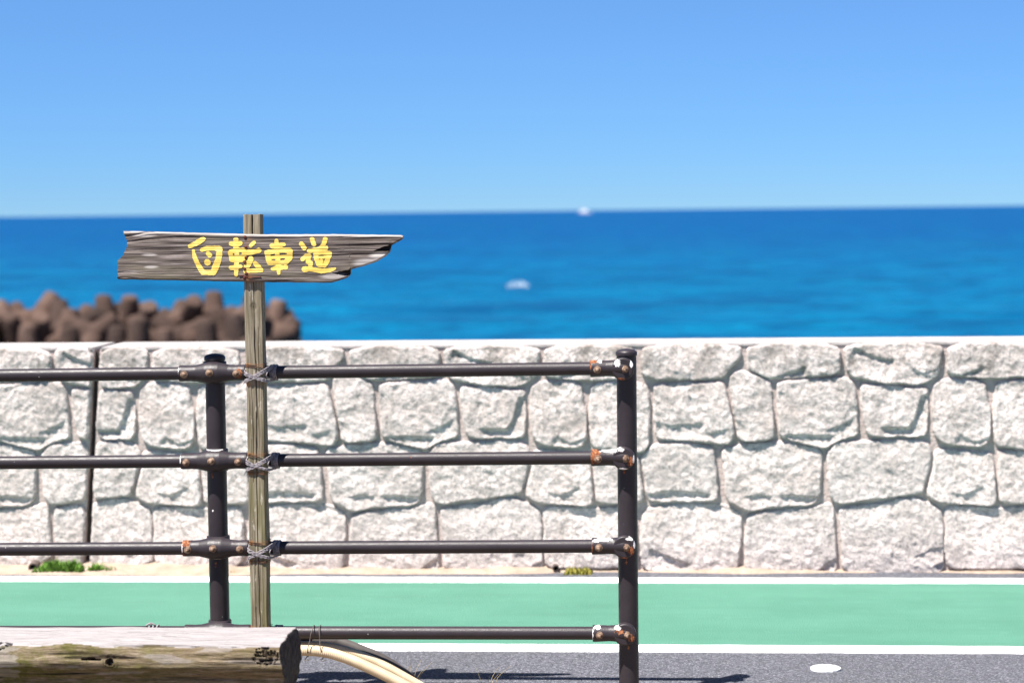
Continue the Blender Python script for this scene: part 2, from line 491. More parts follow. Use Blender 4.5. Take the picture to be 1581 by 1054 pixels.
SEA_Z = -4.6
def build_sea():
    ys = []
    y = 44.0
    while y < 420: ys.append(y); y += 0.55 + (y-44)*0.006
    while y < 90000: ys.append(y); y *= 1.09
    ys.append(120000)
    us = np.concatenate([np.linspace(-3, -0.55, 14), np.linspace(-0.5, 0.42, 190), np.linspace(0.47, 3, 14)])
    v, f = [], []
    for y in ys:
        amp = max(0.0, 1-(y-44)/360.0)
        for u in us:
            x = u*(y+20)
            z = 0.0
            if amp > 0:
                q = noise.noise((x*0.02, y*0.02, 1.3))
                ph = y*0.62 + x*0.05 + 2.6*q
                ph2 = y*0.29 - x*0.03 + 3.0*noise.noise((x*0.012, y*0.012, 7.0))
                lump = 0.55 + 0.6*noise.noise((x*0.045, y*0.09, 3.1))
                z = amp*(0.17*lump*math.sin(ph) + 0.20*math.sin(ph2)*(0.6+0.6*noise.noise((x*0.03, y*0.05, 5.5)))
                         + 0.10*noise.noise((x*0.35, y*0.9, 2.0)))
            v.append((x, y, SEA_Z+z))
    n = len(us)
    for j in range(len(ys)-1):
        for i in range(n-1):
            a = j*n+i
            f.append((a, a+1, a+n+1, a+n))
    return tag(mesh_obj('sea', v, f, MAT['sea'], smooth=True), 'deep blue sea reaching the horizon', 'sea', kind='structure')
build_sea()

# ------------------------------------------------------------------ seawall
PERIOD= 1.642
STONES={
 'S1':[(-0.145,0.937),(0.248,0.935),(0.253,0.881),(0.223,0.854),(0.186,0.801),(0.148,0.793),(-0.103,0.792),(-0.157,0.811),(-0.159,0.875)],
 'S2':[(0.277,0.937),(0.646,0.938),(0.656,0.822),(0.616,0.804),(0.431,0.797),(0.367,0.795),(0.319,0.814),(0.274,0.841)],
 'S3':[(0.665,0.937),(1.068,0.935),(1.061,0.868),(1.045,0.804),(1.011,0.778),(0.963,0.767),(0.811,0.776),(0.705,0.795),(0.676,0.828)],
 'S4':[(1.084,0.937),(1.445,0.935),(1.452,0.866),(1.446,0.797),(1.257,0.790),(1.111,0.801),(1.084,0.820)],
 'T1':[(-0.365,0.777),(-0.228,0.787),(-0.179,0.783),(-0.126,0.767),(-0.124,0.605),(-0.130,0.519),(-0.155,0.494),(-0.181,0.494),(-0.284,0.506),(-0.370,0.514),(-0.374,0.660)],
 'T2':[(-0.109,0.778),(0.180,0.785),(0.191,0.744),(0.222,0.583),(0.219,0.556),(0.195,0.526),(0.136,0.529),(0.066,0.540),(-0.100,0.547),(-0.105,0.605),(-0.105,0.713)],
 'T3':[(0.199,0.793),(0.228,0.825),(0.260,0.827),(0.319,0.808),(0.372,0.781),(0.374,0.711),(0.385,0.604),(0.382,0.552),(0.344,0.542),(0.259,0.535),(0.235,0.555),(0.217,0.680)],
 'T4':[(0.395,0.785),(0.557,0.791),(0.657,0.804),(0.689,0.793),(0.717,0.763),(0.719,0.656),(0.727,0.575),(0.715,0.558),(0.667,0.549),(0.620,0.522),(0.590,0.507),(0.510,0.524),(0.410,0.555),(0.402,0.603),(0.397,0.711)],
 'T5':[(0.732,0.771),(0.810,0.768),(0.963,0.756),(1.004,0.755),(1.006,0.655),(1.003,0.575),(0.990,0.554),(0.768,0.555),(0.752,0.581),(0.740,0.677)],
 'T6':[(1.027,0.756),(1.063,0.788),(1.105,0.791),(1.237,0.778),(1.242,0.734),(1.258,0.654),(1.255,0.558),(1.242,0.520),(1.211,0.511),(1.085,0.523),(1.032,0.552),(1.024,0.655)],
 'U1':[(-0.356,0.503),(-0.197,0.489),(-0.171,0.470),(-0.155,0.340),(-0.153,0.297),(-0.177,0.283),(-0.296,0.279),(-0.347,0.286),(-0.352,0.340),(-0.355,0.449)],
 'U2':[(-0.162,0.470),(-0.119,0.522),(-0.079,0.528),(0.061,0.530),(0.136,0.516),(0.144,0.448),(0.155,0.302),(0.135,0.288),(0.027,0.292),(-0.123,0.287),(-0.140,0.324),(-0.149,0.405)],
 'U3':[(0.171,0.507),(0.243,0.523),(0.392,0.538),(0.509,0.517),(0.579,0.501),(0.576,0.393),(0.567,0.318),(0.546,0.276),(0.391,0.268),(0.317,0.254),(0.274,0.250),(0.226,0.274),(0.188,0.296),(0.178,0.394)],
 'U4':[(0.596,0.485),(0.635,0.530),(0.689,0.538),(0.863,0.542),(0.979,0.543),(1.011,0.521),(1.023,0.489),(1.011,0.419),(0.985,0.328),(0.969,0.318),(0.863,0.308),(0.741,0.293),(0.662,0.279),(0.635,0.283),(0.606,0.315),(0.601,0.420)],
 'U5':[(1.035,0.502),(1.085,0.505),(1.190,0.493),(1.264,0.486),(1.273,0.435),(1.280,0.290),(1.264,0.270),(1.111,0.281),(1.059,0.284),(0.998,0.315),(1.022,0.393)],
 'V1':[(-0.134,0.267),(0.027,0.280),(0.167,0.277),(0.204,0.267),(0.247,0.240),(0.249,0.199),(0.241,0.069),(0.232,0.001),(0.026,0.000),(-0.166,-0.000),(-0.165,0.177),(-0.159,0.231)],
 'V2':[(0.274,0.234),(0.322,0.249),(0.509,0.259),(0.562,0.270),(0.594,0.288),(0.615,0.283),(0.625,0.258),(0.634,0.123),(0.636,-0.004),(0.561,-0.004),(0.294,-0.002),(0.259,0.003),(0.267,0.177)],
 'V3':[(0.644,0.256),(0.662,0.266),(0.821,0.282),(0.874,0.299),(0.958,0.307),(1.011,0.285),(1.061,0.255),(1.068,0.177),(1.069,0.053),(1.067,-0.003),(0.820,-0.006),(0.661,-0.004),(0.656,0.123)],
 'V4':[(-0.565,0.262),(-0.529,0.272),(-0.383,0.261),(-0.286,0.267),(-0.194,0.272),(-0.185,0.231),(-0.185,0.014),(-0.396,0.010),(-0.567,0.013),(-0.566,0.177)],
}
CRACKS={
 'T5':[([(0.837,0.595),(0.927,0.595),(0.948,0.623),(0.979,0.722),(1.007,0.727)],0.02)],
 'S3':[([(0.726,0.913),(0.784,0.887),(0.821,0.875),(0.853,0.871)],0.018),([(0.958,0.829),(0.990,0.815),(1.027,0.828)],0.008)],
 'T2':[([(-0.078,0.616),(-0.040,0.606),(0.024,0.610),(0.078,0.614)],0.012),([(0.131,0.575),(0.174,0.585)],0.01)],
 'U2':[([(-0.118,0.324),(-0.085,0.330),(-0.037,0.338),(0.103,0.325)],0.016)],
 'U3':[([(0.285,0.315),(0.317,0.323),(0.354,0.315)],0.014),([(0.424,0.317),(0.472,0.318),(0.557,0.311)],0.018)],
 'V1':[([(-0.114,0.090),(-0.066,0.071),(0.020,0.038)],0.018)],
 'T4':[([(0.412,0.563),(0.476,0.567),(0.609,0.562)],0.012),([(0.614,0.589),(0.683,0.619)],0.012)],
 'V2':[([(0.561,0.007),(0.604,0.042),(0.631,0.053)],0.02)],
 'V3':[([(1.043,0.032),(1.080,0.048)],0.02),([(0.969,0.070),(1.016,0.099),(1.064,0.102)],0.01)],
 'T6':[([(1.148,0.558),(1.190,0.534),(1.242,0.552)],0.01)],
 'S4':[([(1.158,0.814),(1.210,0.831)],0.014)],
 'S2':[([(0.367,0.797),(0.452,0.824),(0.495,0.837)],0.014)],
 'U5':[([(1.116,0.325),(1.148,0.320),(1.206,0.344)],0.012)],
}

YF_W = 8.745           # faces of the stones
YM_W = 8.766           # face of the mortar behind them
WALL_TOP = 0.937
JX_TOP, JX_BOT = -2.437, -2.497   # the open joint leans a little
def jx(z): return JX_BOT + (JX_TOP-JX_BOT)*(z-0.07)/0.85

def clip_poly(poly, side, gap):
    """keep the part of poly left (-1) or right (+1) of the open joint"""
    def val(p): return side*(p[0]-jx(p[1])) - gap
    out = []
    for i, p in enumerate(poly):
        q = poly[(i+1) % len(poly)]
        a, b = val(p), val(q)
        if a >= 0: out.append(p)
        if (a >= 0) != (b >= 0):
            t = a/(a-b)
            out.append((p[0]+(q[0]-p[0])*t, p[1]+(q[1]-p[1])*t))
    return out

def chaikin(P, it):
    for _ in range(it):
        Q = []
        for i in range(len(P)):
            a, b = P[i], P[(i+1) % len(P)]
            Q.append((a[0]*.84+b[0]*.16, a[1]*.84+b[1]*.16))
            Q.append((a[0]*.16+b[0]*.84, a[1]*.16+b[1]*.84))
        P = Q
    return P

def stone_mesh(poly, cracks, seed, sx0=0.0):
    rnd = random.Random(seed)
    P = chaikin(poly, 2)
    # resample the outline evenly
    cc = (sum(q[0] for q in P)/len(P), sum(q[1] for q in P)/len(P))
    P = [(q[0]+0.004*(q[0]-cc[0])/max(.03, math.dist(q, cc)), q[1]+0.004*(q[1]-cc[1])/max(.03, math.dist(q, cc))) for q in P]
    seg = [math.dist(P[i], P[(i+1) % len(P)]) for i in range(len(P))]
    per = sum(seg); n = max(60, int(per/0.0085))
    R = []; i = 0; acc = 0.0
    for k in range(n):
        d = per*k/n
        while acc+seg[i] < d: acc += seg[i]; i += 1
        t = (d-acc)/seg[i]; a, b = P[i], P[(i+1) % len(P)]
        qx, qz = a[0]+(b[0]-a[0])*t, a[1]+(b[1]-a[1])*t
        w = 0.0045*noise.noise((qx*14+seed, qz*14, 0)) + 0.0035*noise.noise((qx*45+seed, qz*45, 3))
        w2 = 0.0045*noise.noise((qx*14+seed, qz*14, 9)) + 0.0035*noise.noise((qx*45+seed, qz*45, 5))
        R.append((qx + w, qz + w2))
    R = np.array(R)
    c = (R.min(0)+R.max(0))/2
    st = 0.0052
    lo, hi = R.min(0)-st, R.max(0)+st
    nx, nz = int((hi[0]-lo[0])/st)+2, int((hi[1]-lo[1])/st)+2
    gx, gz = np.meshgrid(lo[0]+st*np.arange(nx), lo[1]+st*np.arange(nz), indexing='ij')
    allp = np.stack([gx.ravel(), gz.ravel()], 1)
    A = R; B = np.roll(R, -1, 0)
    d = np.full(len(allp), 9.0); near = allp.copy(); inside = np.zeros(len(allp), bool)
    for a, b in zip(A, B):
        ab = b-a; t = np.clip(((allp-a)@ab)/(ab@ab+1e-12), 0, 1)
        q = a+t[:, None]*ab; dq = np.hypot(*(allp-q).T)
        m = dq < d; d[m] = dq[m]; near[m] = q[m]
        if a[1] != b[1]:
            cr = (a[1] > allp[:, 1]) != (b[1] > allp[:, 1])
            inside ^= cr & (allp[:, 0] < (b[0]-a[0])*(allp[:, 1]-a[1])/(b[1]-a[1])+a[0])
    tilt = (rnd.uniform(-.02, .02), rnd.uniform(-.03, .03))
    def height(x, z, dd):
        k = min(dd/(0.007+0.007*(0.5+noise.noise((x*9+seed, z*9, 2)))), 1.0)
        h = 0.004*min(1, dd/0.004) + 0.0115*math.sqrt(max(0, 1-(1-k)**2))
        e = min(1, dd/0.012)
        px, pz = x+seed*3.7, z+seed*1.3
        lump = noise.noise((px*15+pz*6, pz*19, 1.7))
        r = noise.noise((px*26+pz*14, pz*20-px*9, 4.2))
        h += e*(0.006*noise.noise((px*6, pz*8, 0.3)) + 0.0036*lump + 0.0036*(0.4-abs(r)*2) + 0.0022*noise.noise((px*70+pz*30, pz*60, 8.0)))
        if dd < 0.055: h -= 0.010*e*max(0, noise.noise((px*9, pz*9, 6.1))+0.12)*(1-dd/0.055)
        h += min(1, dd/0.003)*((x-c[0])*tilt[0] + (z-c[1])*(tilt[1]*0.6-0.055) + 0.003)
        sm = abs((x-sx0-0.043+PERIOD/4) % (PERIOD/2) - PERIOD/4)      # faint seam of the mould
        h -= e*0.0022*(1-smoothstep(0.001, 0.0055, sm))
        for pl, dep in cracks:
            best = 9; sg = 0; end = 0
            for m in range(len(pl)-1):
                (x0, z0), (x1, z1) = pl[m], pl[m+1]
                L2 = (x1-x0)**2+(z1-z0)**2
                t = ((x-x0)*(x1-x0)+(z-z0)*(z1-z0))/L2
                tc = min(1, max(0, t))
                q = math.hypot(x-x0-tc*(x1-x0), z-z0-tc*(z1-z0))
                if q < best:
                    best = q; sg = (x1-x0)*(z-z0)-(z1-z0)*(x-x0)
                    end = max(0, -t if m == 0 else 0, (t-1) if m == len(pl)-2 else 0)*math.sqrt(L2)
            if sg < 0:      # the side below the ledge
                h -= 0.65*dep*smoothstep(0, 0.006, best)*(1-smoothstep(0.015, 0.11, best))*(1-smoothstep(0, 0.03, end))*e
        return h
    base = YM_W - YF_W
    near_edge = inside & (d < st*0.4)
    snap = ~inside | near_edge
    P2 = np.where(snap[:, None], near, allp); d2 = np.where(snap, 0.0, d)
    I = inside.reshape(nx, nz); used = {}
    verts, faces = [], []
    def vid(i, j):
        k = i*nz+j
        if k not in used:
            used[k] = len(verts); x, z = P2[k]
            verts.append((x, base-height(x, z, float(d2[k])), z))
        return used[k]
    for i in range(nx-1):
        for j in range(nz-1):
            if I[i, j] or I[i+1, j] or I[i, j+1] or I[i+1, j+1]:
                faces.append((vid(i, j), vid(i+1, j), vid(i+1, j+1), vid(i, j+1)))
    cnt = {}
    for q in faces:
        for k in range(4):
            e = (q[k], q[(k+1) % 4]); cnt[tuple(sorted(e))] = None if tuple(sorted(e)) in cnt else e
    back = {}
    for e in cnt.values():
        if e is None: continue
        for k in e:
            if k not in back:
                back[k] = len(verts); x, y, z = verts[k]; verts.append((x, base+0.012, z))
        faces.append((e[1], e[0], back[e[0]], back[e[1]]))
    verts = [(x-c[0], y, z-c[1]) for x, y, z in verts]
    me = bpy.data.meshes.new('stone')
    me.from_pydata(verts, [], faces); me.update()
    me.polygons.foreach_set('use_smooth', [True]*len(me.polygons))
    me.materials.append(MAT['stone'])
    return me, c

WX0, WX1 = -8.3, 6.6
seawall_left = empty('seawall', (jx(0), YF_W, 0), 'pale seawall of moulded stone blocks left of the dark open joint', 'seawall')
seawall_right = empty('seawall', (jx(0)+0.02, YF_W, 0), 'long pale seawall of moulded stone blocks right of the dark open joint', 'seawall')

def slab(name, xl0, xl1, xr0, xr1, y0, y1, z0, z1, mat, parent, bev=0.0):
    v = [(xl0,y0,z0),(xr0,y0,z0),(xr0,y1,z0),(xl0,y1,z0),(xl1,y0,z1),(xr1,y0,z1),(xr1,y1,z1),(xl1,y1,z1)]
    f = [(0,3,2,1),(4,5,6,7),(0,1,5,4),(1,2,6,5),(2,3,7,6),(3,0,4,7)]
    o = mesh_obj(name, v, f, mat)
    if bev:
        bm = bmesh.new(); bm.from_mesh(o.data)
        bmesh.ops.bevel(bm, geom=list(bm.edges), offset=bev, segments=2, affect='EDGES')
        bm.to_mesh(o.data); bm.free()
    return at_world(o, parent)

YB_W = 9.125
g = 0.013
slab('wall_core', WX0, WX0, jx(-1.6)-g, jx(.93)-g, YM_W, YB_W, -1.6, 0.931, MAT['mortar'], seawall_left)
slab('wall_core', jx(-1.6)+g, jx(.93)+g, WX1, WX1, YM_W, YB_W, -1.6, 0.931, MAT['mortar'], seawall_right)
slab('coping', WX0, WX0, jx(.93)-g, jx(.94)-g, YF_W+0.016, YB_W+0.004, 0.925, WALL_TOP+0.003, MAT['coping'], seawall_left, 0.006)
slab('coping', jx(.93)+g, jx(.94)+g, WX1, WX1, YF_W+0.016, YB_W+0.004, 0.925, WALL_TOP+0.003, MAT['coping'], seawall_right, 0.006)
slab('joint_filler', jx(-1.5)-g+.001, jx(.92)-g+.001, jx(-1.5)+g-.001, jx(.92)+g-.001, YM_W+0.03, YB_W-.01, -1.5, 0.92, MAT['filler'], seawall_right)

cache = {}
for k in range(-4, 5):
    for name, poly in STONES.items():
        sx = k*PERIOD
        xs = [p[0]+sx for p in poly]
        if max(xs) < WX0+0.05 or min(xs) > WX1-0.05: continue
        if min(xs) < WX0 or max(xs) > WX1: continue
        straddle = min(x-jx(p[1]) for x, p in zip(xs, poly)) < 0.016 and max(x-jx(p[1]) for x, p in zip(xs, poly)) > -0.016
        seed = list(STONES).index(name)+1
        if straddle:
            for side, par in ((-1, seawall_left), (1, seawall_right)):
                moved = clip_poly([(x, p[1]) for x, p in zip(xs, poly)], side, 0.017)
                if len(moved) < 3: continue
                w = max(p[0] for p in moved)-min(p[0] for p in moved)
                if w < 0.03: continue
                me, c = stone_mesh(moved, [([(a+sx, b) for a, b in pl], dp) for pl, dp in CRACKS.get(name, [])], seed, sx)
                o = bpy.data.objects.new('stone', me); link(o)
                o.location = (c[0], YF_W, c[1]); at_world(o, par)
        else:
            if name not in cache: cache[name] = stone_mesh(poly, CRACKS.get(name, []), seed)
            me, c = cache[name]
            o = bpy.data.objects.new('stone', me); link(o)
            o.location = (c[0]+sx, YF_W, c[1])
            at_world(o, seawall_left if c[0]+sx < -2.46 else seawall_right)

# ------------------------------------------------------------------ breakwater, boat, foam
def tetra_mesh(seed):
    rnd = random.Random(seed)
    mb = MB()
    dirs = [Vector((0, 0, 1))] + [Vector((math.cos(a)*0.943, math.sin(a)*0.943, -0.333)) for a in (0.5, 0.5+2.094, 0.5+4.189)]
    for d in dirs:
        mb.lathe((0, 0, 0), d, [(0.0, 0.30), (0.12, 0.50), (0.45, 0.46), (0.9, 0.385), (1.17, 0.345), (1.24, 0.31), (1.27, 0.24)], 20)
    vs = []
    for v in mb.v:
        k = 0.03*noise.noise(v*2.2+Vector((seed, 0, 0)))
        vs.append(v*(1+k))
    me = bpy.data.meshes.new('tetrapod'); me.from_pydata([tuple(v) for v in vs], [], mb.f); me.update()
    me.polygons.foreach_set('use_smooth', [True]*len(me.polygons)); me.set_sharp_from_angle(angle=math.radians(50))
    me.materials.append(MAT['tetra'])
    return me
tmesh = [tetra_mesh(s) for s in (1, 2, 3)]
R = math.radians
rt = random.Random(77)
def tx(px, y): return (-18.83+0.01817*px)*y/58.0
TETRA = []      # x, y, z of the centre, tilts, turn
for px, zt in ((42, -1.42), (110, -1.48), (183, -1.45), (216, -1.22), (256, -1.55), (322, -1.32), (368, -1.15), (-30, -1.4), (-95, -1.5)):
    TETRA.append((tx(px, 56.3), 56.3+rt.uniform(-.2, .2), zt-0.86, rt.uniform(-6, 6), rt.uniform(-7, 7), rt.uniform(0, 120)))
for px, zt in ((12, -.80), (56, -.66), (92, -.90), (128, -1.0), (160, -.82), (198, -.82), (232, -.88), (268, -.90), (298, -.60), (334, -.72), (366, -.80), (405, -.74), (424, -.98), (430, -1.30), (-40, -.8), (-90, -.7)):
    TETRA.append((tx(px, 58.2), 58.2+rt.uniform(-.4, .4), zt-0.76, rt.choice((-1, 1))*rt.uniform(10, 48), rt.choice((-1, 1))*rt.uniform(8, 30), rt.uniform(0, 360)))
for px in (20, 60, 100, 145, 180, 225, 270, 305, 345, 390, 418, -60):
    TETRA.append((tx(px, 57.3), 57.3+rt.uniform(-.3, .3), -1.92+rt.uniform(-.12, .10), rt.uniform(-60, 60), rt.uniform(-60, 60), rt.uniform(0, 360)))
for px in (35, 80, 120, 175, 215, 250, 285, 320, 355, 385, -20):
    TETRA.append((tx(px, 59.3), 59.3+rt.uniform(-.3, .3), -1.78+rt.uniform(-.12, .12), rt.uniform(-60, 60), rt.uniform(-60, 60), rt.uniform(0, 360)))
TL = {3: 'taller pale tetrapod leg standing up left of the fence post, above the wall', 6: 'pale upright tetrapod leg just left of the wooden sign post',
      17: 'topmost concrete tetrapod of the heap, below the left half of the sign', 10: 'high brown tetrapod at the left of the heap, near the picture edge',
      20: 'dark tetrapod just right of the wooden sign post', 22: 'rightmost tetrapod at the end of the heap, beside open water'}
for i, (x, y, z, a, b, c) in enumerate(TETRA):
    o = bpy.data.objects.new('tetrapod', tmesh[i % 3]); link(o)
    o.location = (x, y, z); o.rotation_euler = (R(a), R(b), R(c)); o.scale = (0.68, 0.68, 0.68)
    tag(o, TL.get(i, 'brown weathered concrete tetrapod in the heap beyond the seawall'), 'tetrapod', 'tetrapods heaped off the beach')
def mound():
    v, f = [], []
    nx, ny = 40, 16
    for j in range(ny+1):
        for i in range(nx+1):
            x = -30+20.5*i/nx; y = 52+13.0*j/ny
            e = min(1, (i/nx)*4, (1-i/nx)*6)*math.sin(math.pi*j/ny)
            v.append((x, y, -5.9+3.2*min(1, e*1.5)+0.35*noise.noise((x*0.9, y*0.9, 0))))
    for j in range(ny):
        for i in range(nx):
            a = j*(nx+1)+i; f.append((a, a+1, a+nx+2, a+nx+1))
    tag(mesh_obj('rubble_mound', v, f, MAT['tetra'], smooth=True), 'rubble mound under the tetrapods', 'breakwater', kind='structure')
mound()

def boat():
    bx, by = -158.0, 3600.0
    e = empty('boat', (bx, by, SEA_Z), 'small white boat far out on the horizon', 'boat')
    def put(name, mb, mat): 
        o = mb.build(name, mat, e, smooth=False); return o
    h = MB(); n = 14; v = []; f = []
    for i in range(n+1):
        t = i/n; w = 3.0*math.sin(math.pi*min(1, 0.18+0.82*(1-t)))**0.6 if t < 1 else 0.02
        w = 3.0*(1-max(0, (t-0.55)/0.45)**2)+0.02
        top = 3.0+1.8*t*t
        x = -11+22*t
        v += [(x, -w*0.7, -0.6), (x, -w, top), (x, w, top), (x, w*0.7, -0.6)]
        if i:
            a = 4*(i-1); b = 4*i
            f += [(a, b, b+1, a+1), (a+1, b+1, b+2, a+2), (a+2, b+2, b+3, a+3), (a+3, b+3, b, a)]
    f += [(0, 1, 2, 3), (4*n+3, 4*n+2, 4*n+1, 4*n)]
    h.add(v, f); put('hull', h, MAT['ship'])
    b = MB(); b.box((-8, -2.2, 3.0), (4.5, 2.2, 6.2)); put('cabin', b, MAT['ship'])
    b = MB(); b.box((-3.5, -1.7, 6.2), (2.5, 1.7, 8.6)); wh = put('wheelhouse', b, MAT['ship'])
    b = MB(); b.box((-3.0, -1.75, 7.2), (2.55, 1.75, 8.1)); put('window_band', b, MAT['glass'])
    b = MB(); b.lathe((-2, 0, 8.6), (0, 0, 1), [(0, .18), (4.2, .08)], 8); put('mast', b, MAT['ship'])
    b = MB(); b.lathe((-6, 0, 6.2), (0, 0, 1), [(0, .8), (1.8, .7)], 12); put('funnel', b, MAT['ship_red'])
boat()

def foam(x, y, w, h, dep, n, seed, label):
    rnd = random.Random(seed); mb = MB()
    for i in range(n):
        t = rnd.uniform(-1, 1)
        r = h*rnd.uniform(0.05, 0.13)*(1-0.5*abs(t))
        c = Vector((x+t*w/2, y+rnd.uniform(-1, 1)*dep, SEA_Z+rnd.uniform(0.0, 1)*h*(1-0.6*abs(t))+0.1))
        prof = [(-r*math.cos(a), r*math.sin(a)+1e-4) for a in np.linspace(0.05, math.pi-0.05, 6)]
        mb.lathe(c, (rnd.uniform(-.4, .4), 0.2, 1), prof, 8)
    tag(mb.build('whitecap', MAT['foam']), label, 'foam', kind='stuff')
foam(-12.7, 168.0, 1.7, 0.50, 0.7, 95, 3, 'bright white crest of a small breaking wave')
foam(-15.2, 139.0, 1.2, 0.10, 0.6, 14, 5, 'faint line of foam on the water left of the breaking crest')
foam(-11.2, 133.0, 0.7, 0.08, 0.6, 8, 8, 'faint speck of foam on the water below the breaking crest')

# ------------------------------------------------------------------ things at the foot of the wall
def sand():
    v, f = [], []
    n = 700; m = 8
    for i in range(n+1):
        x = -8+13.5*i/n
        wdt = 0.022 + 0.045*noise.noise((x*1.7, 0, 0)) + 0.02*noise.noise((x*6, 2, 0)) + 0.095*smoothstep(0.2, -2.1, x)
        hgt = 0.016 + 0.014*noise.noise((x*2.3, 5, 0)) + 0.01*noise.noise((x*9, 7, 0)) + 0.012*smoothstep(-1.6, -2.2, x)
        hgt = max(0.004, hgt)
        for j in range(m+1):
            t = j/m
            yy = 8.80 - (0.062+max(0.0, wdt))*t
            z = hgt*(1-t)**0.8*1.5 + 0.003*noise.noise((x*40, yy*40, 0))*(1-t) - 0.004*t
            v.append((x, yy, max(z, -0.004)))
    for i in range(n):
        for j in range(m):
            a = i*(m+1)+j
            f.append((a, a+1, a+m+2, a+m+1))
    tag(mesh_obj('sand_drift', v, f, MAT['sand'], smooth=True), 'beige sand drifted along the foot of the seawall', 'sand', kind='stuff')
sand()

def weeds(x0, x1, y, h, n, seed, mat, label, group=None, lean=0.5, wid=0.0035):
    rnd = random.Random(seed); v = []; f = []
    cx = (x0+x1)/2
    for i in range(n):
        x = rnd.uniform(x0, x1); t = 1-abs(x-cx)/((x1-x0)/2+1e-6)
        x += rnd.gauss(0, .004); yy = y+rnd.uniform(-.04, .015)
        hh = h*rnd.uniform(.35, 1)*(0.55+0.45*min(1, t*2.5))*(0.75+0.5*noise.noise((x*14, seed, 0)))
        an = rnd.uniform(0, 6.283); dx, dy = math.cos(an), math.sin(an)
        le = rnd.uniform(.1, lean)*hh; w = wid*rnd.uniform(.6, 1.4)
        px, py = -dy*w, dx*w
        k = len(v)
        v += [(x-px, yy-py, 0.0), (x+px, yy+py, 0.0), (x+dx*le*.4+px, yy+dy*le*.4+py, hh*.6), (x+dx*le*.4-px, yy+dy*le*.4-py, hh*.6), (x+dx*le, yy+dy*le, hh)]
        f += [(k, k+1, k+2, k+3), (k+3, k+2, k+4)]
    o = empty('weed_clump', (cx, y, 0), label, 'weeds', group)
    ob = mesh_obj('leaves', v, f, mat); at_world(ob, o)
    ob['kind'] = 'stuff'
weeds(-2.70, -2.49, 8.70, 0.075, 900, 2, MAT['weed'], 'larger bright green weed clump at the wall foot beside the open joint')
weeds(-2.47, -2.36, 8.705, 0.06, 420, 4, MAT['weed'], 'smaller bright green weed clump at the wall foot right of the open joint')
weeds(-0.475, -0.37, 8.70, 0.04, 200, 6, MAT['weed_dry'], 'small yellowish weed tuft at the wall foot near the right fence post')
weeds(-1.95, -1.83, 8.70, 0.022, 90, 9, MAT['weed_dry'], 'sparse yellowish weeds at the wall foot beside the left fence post')

def drain(x, r, ln, label):
    o = empty('drain_pipe', (x, 8.70, 0.0), label, 'pipe')
    mb = MB()
    mb.lathe((x, 8.80, r+0.012), (0.12, -1, -0.1), [(0, r), (ln, r), (ln, r*.72), (ln-.02, r*.70)], 20)
    at_world(mb.build('pipe', MAT['pipe']), o)
    sharp(o.children[0])
    mb = MB()
    mb.lathe(Vector((x, 8.80, r+0.012))+Vector((0.12, -1, -0.1)).normalized()*(ln-.03), (0.12, -1, -0.1), [(0, r*.72), (0.012, r*.72)], 16)
    at_world(mb.build('bore_shade_disc', MAT['black']), o)  # solid black disc added in the bore, standing in for its inner shade
drain(-2.722, 0.021, 0.115, 'short dark pipe end poking from the wall foot left of the green weeds')
drain(-0.525, 0.014, 0.085, 'tiny dark pipe end beside the yellowish weed tuft at the wall foot')

mk = empty('survey_marker', (0.464, 6.882, 0), 'flat white disc fixed to the asphalt right of the fence', 'road marker')
mb = MB(); mb.lathe((0, 0, 0.0005), (0, 0, 1), [(0, .049), (.005, .049), (.007, .045)], 40)
sharp(mb.build('disc', MAT['white'], mk))
mb = MB(); mb.lathe((0.004, 0, 0.0072), (0, 0, 1), [(0, .006), (.002, .0055), (.0035, .003)], 14); mb.build('nail_head', MAT['pipe'], mk)

# ------------------------------------------------------------------ pipe fence
YP, YR = 6.42, 6.387
PX_L, PX_R, PX_LL = -1.418, -0.160, -2.676
def rail_z(x, k):
    return [1.0166, 0.7481, 0.4801, 0.2147][k] + (x-PX_R)*0.0063*(1 if k < 3 else 0.4)
fence = empty('pipe_fence', (-1.418, YP, 0), 'dark brown steel pipe fence with four rails beside the road', 'fence')

def steel(mb, name, parent, chips=(), rusts=(), cx=0, cz=0):
    """attributes chip / rust from patches (dx, dz, rx, rz) measured from (cx, cz); only on the side towards -y or up"""
    ch, ru = [], []
    for v in mb.v:
        def val(pl):
            b = 0
            for dx, dz, rx, rz in pl:
                q = math.hypot((v.x-cx-dx)/rx, (v.z-cz-dz)/rz)
                b = max(b, 1.15*(1-q*0.75))
            return max(0, b)
        ch.append(val(chips)); ru.append(val(rusts))
    o = mesh_obj(name, mb.v, mb.f, MAT['steel'], attrs={'chip': ch, 'rust': ru})
    at_world(o, parent)
    return sharp(o, 40)

def bolt(x, y, z, parent_fit, r=0.0085):
    mb = MB()
    mb.lathe((x, y+0.004, z), (0, -1, 0), [(0, r*1.35), (.0055, r*1.35), (.006, r*1.25), (.006, r), (.010, r*.97), (.0135, r*.75), (.0155, r*.4)], 18)
    mb.lathe((x+0.001, y-0.009, z-0.001), (0, -1, 0), [(0, r*.48), (.008, r*.46), (.010, r*.3)], 12)
    o = mb.build('bolt', MAT['bolt'])
    o.parent = parent_fit
    sharp(o, 40)

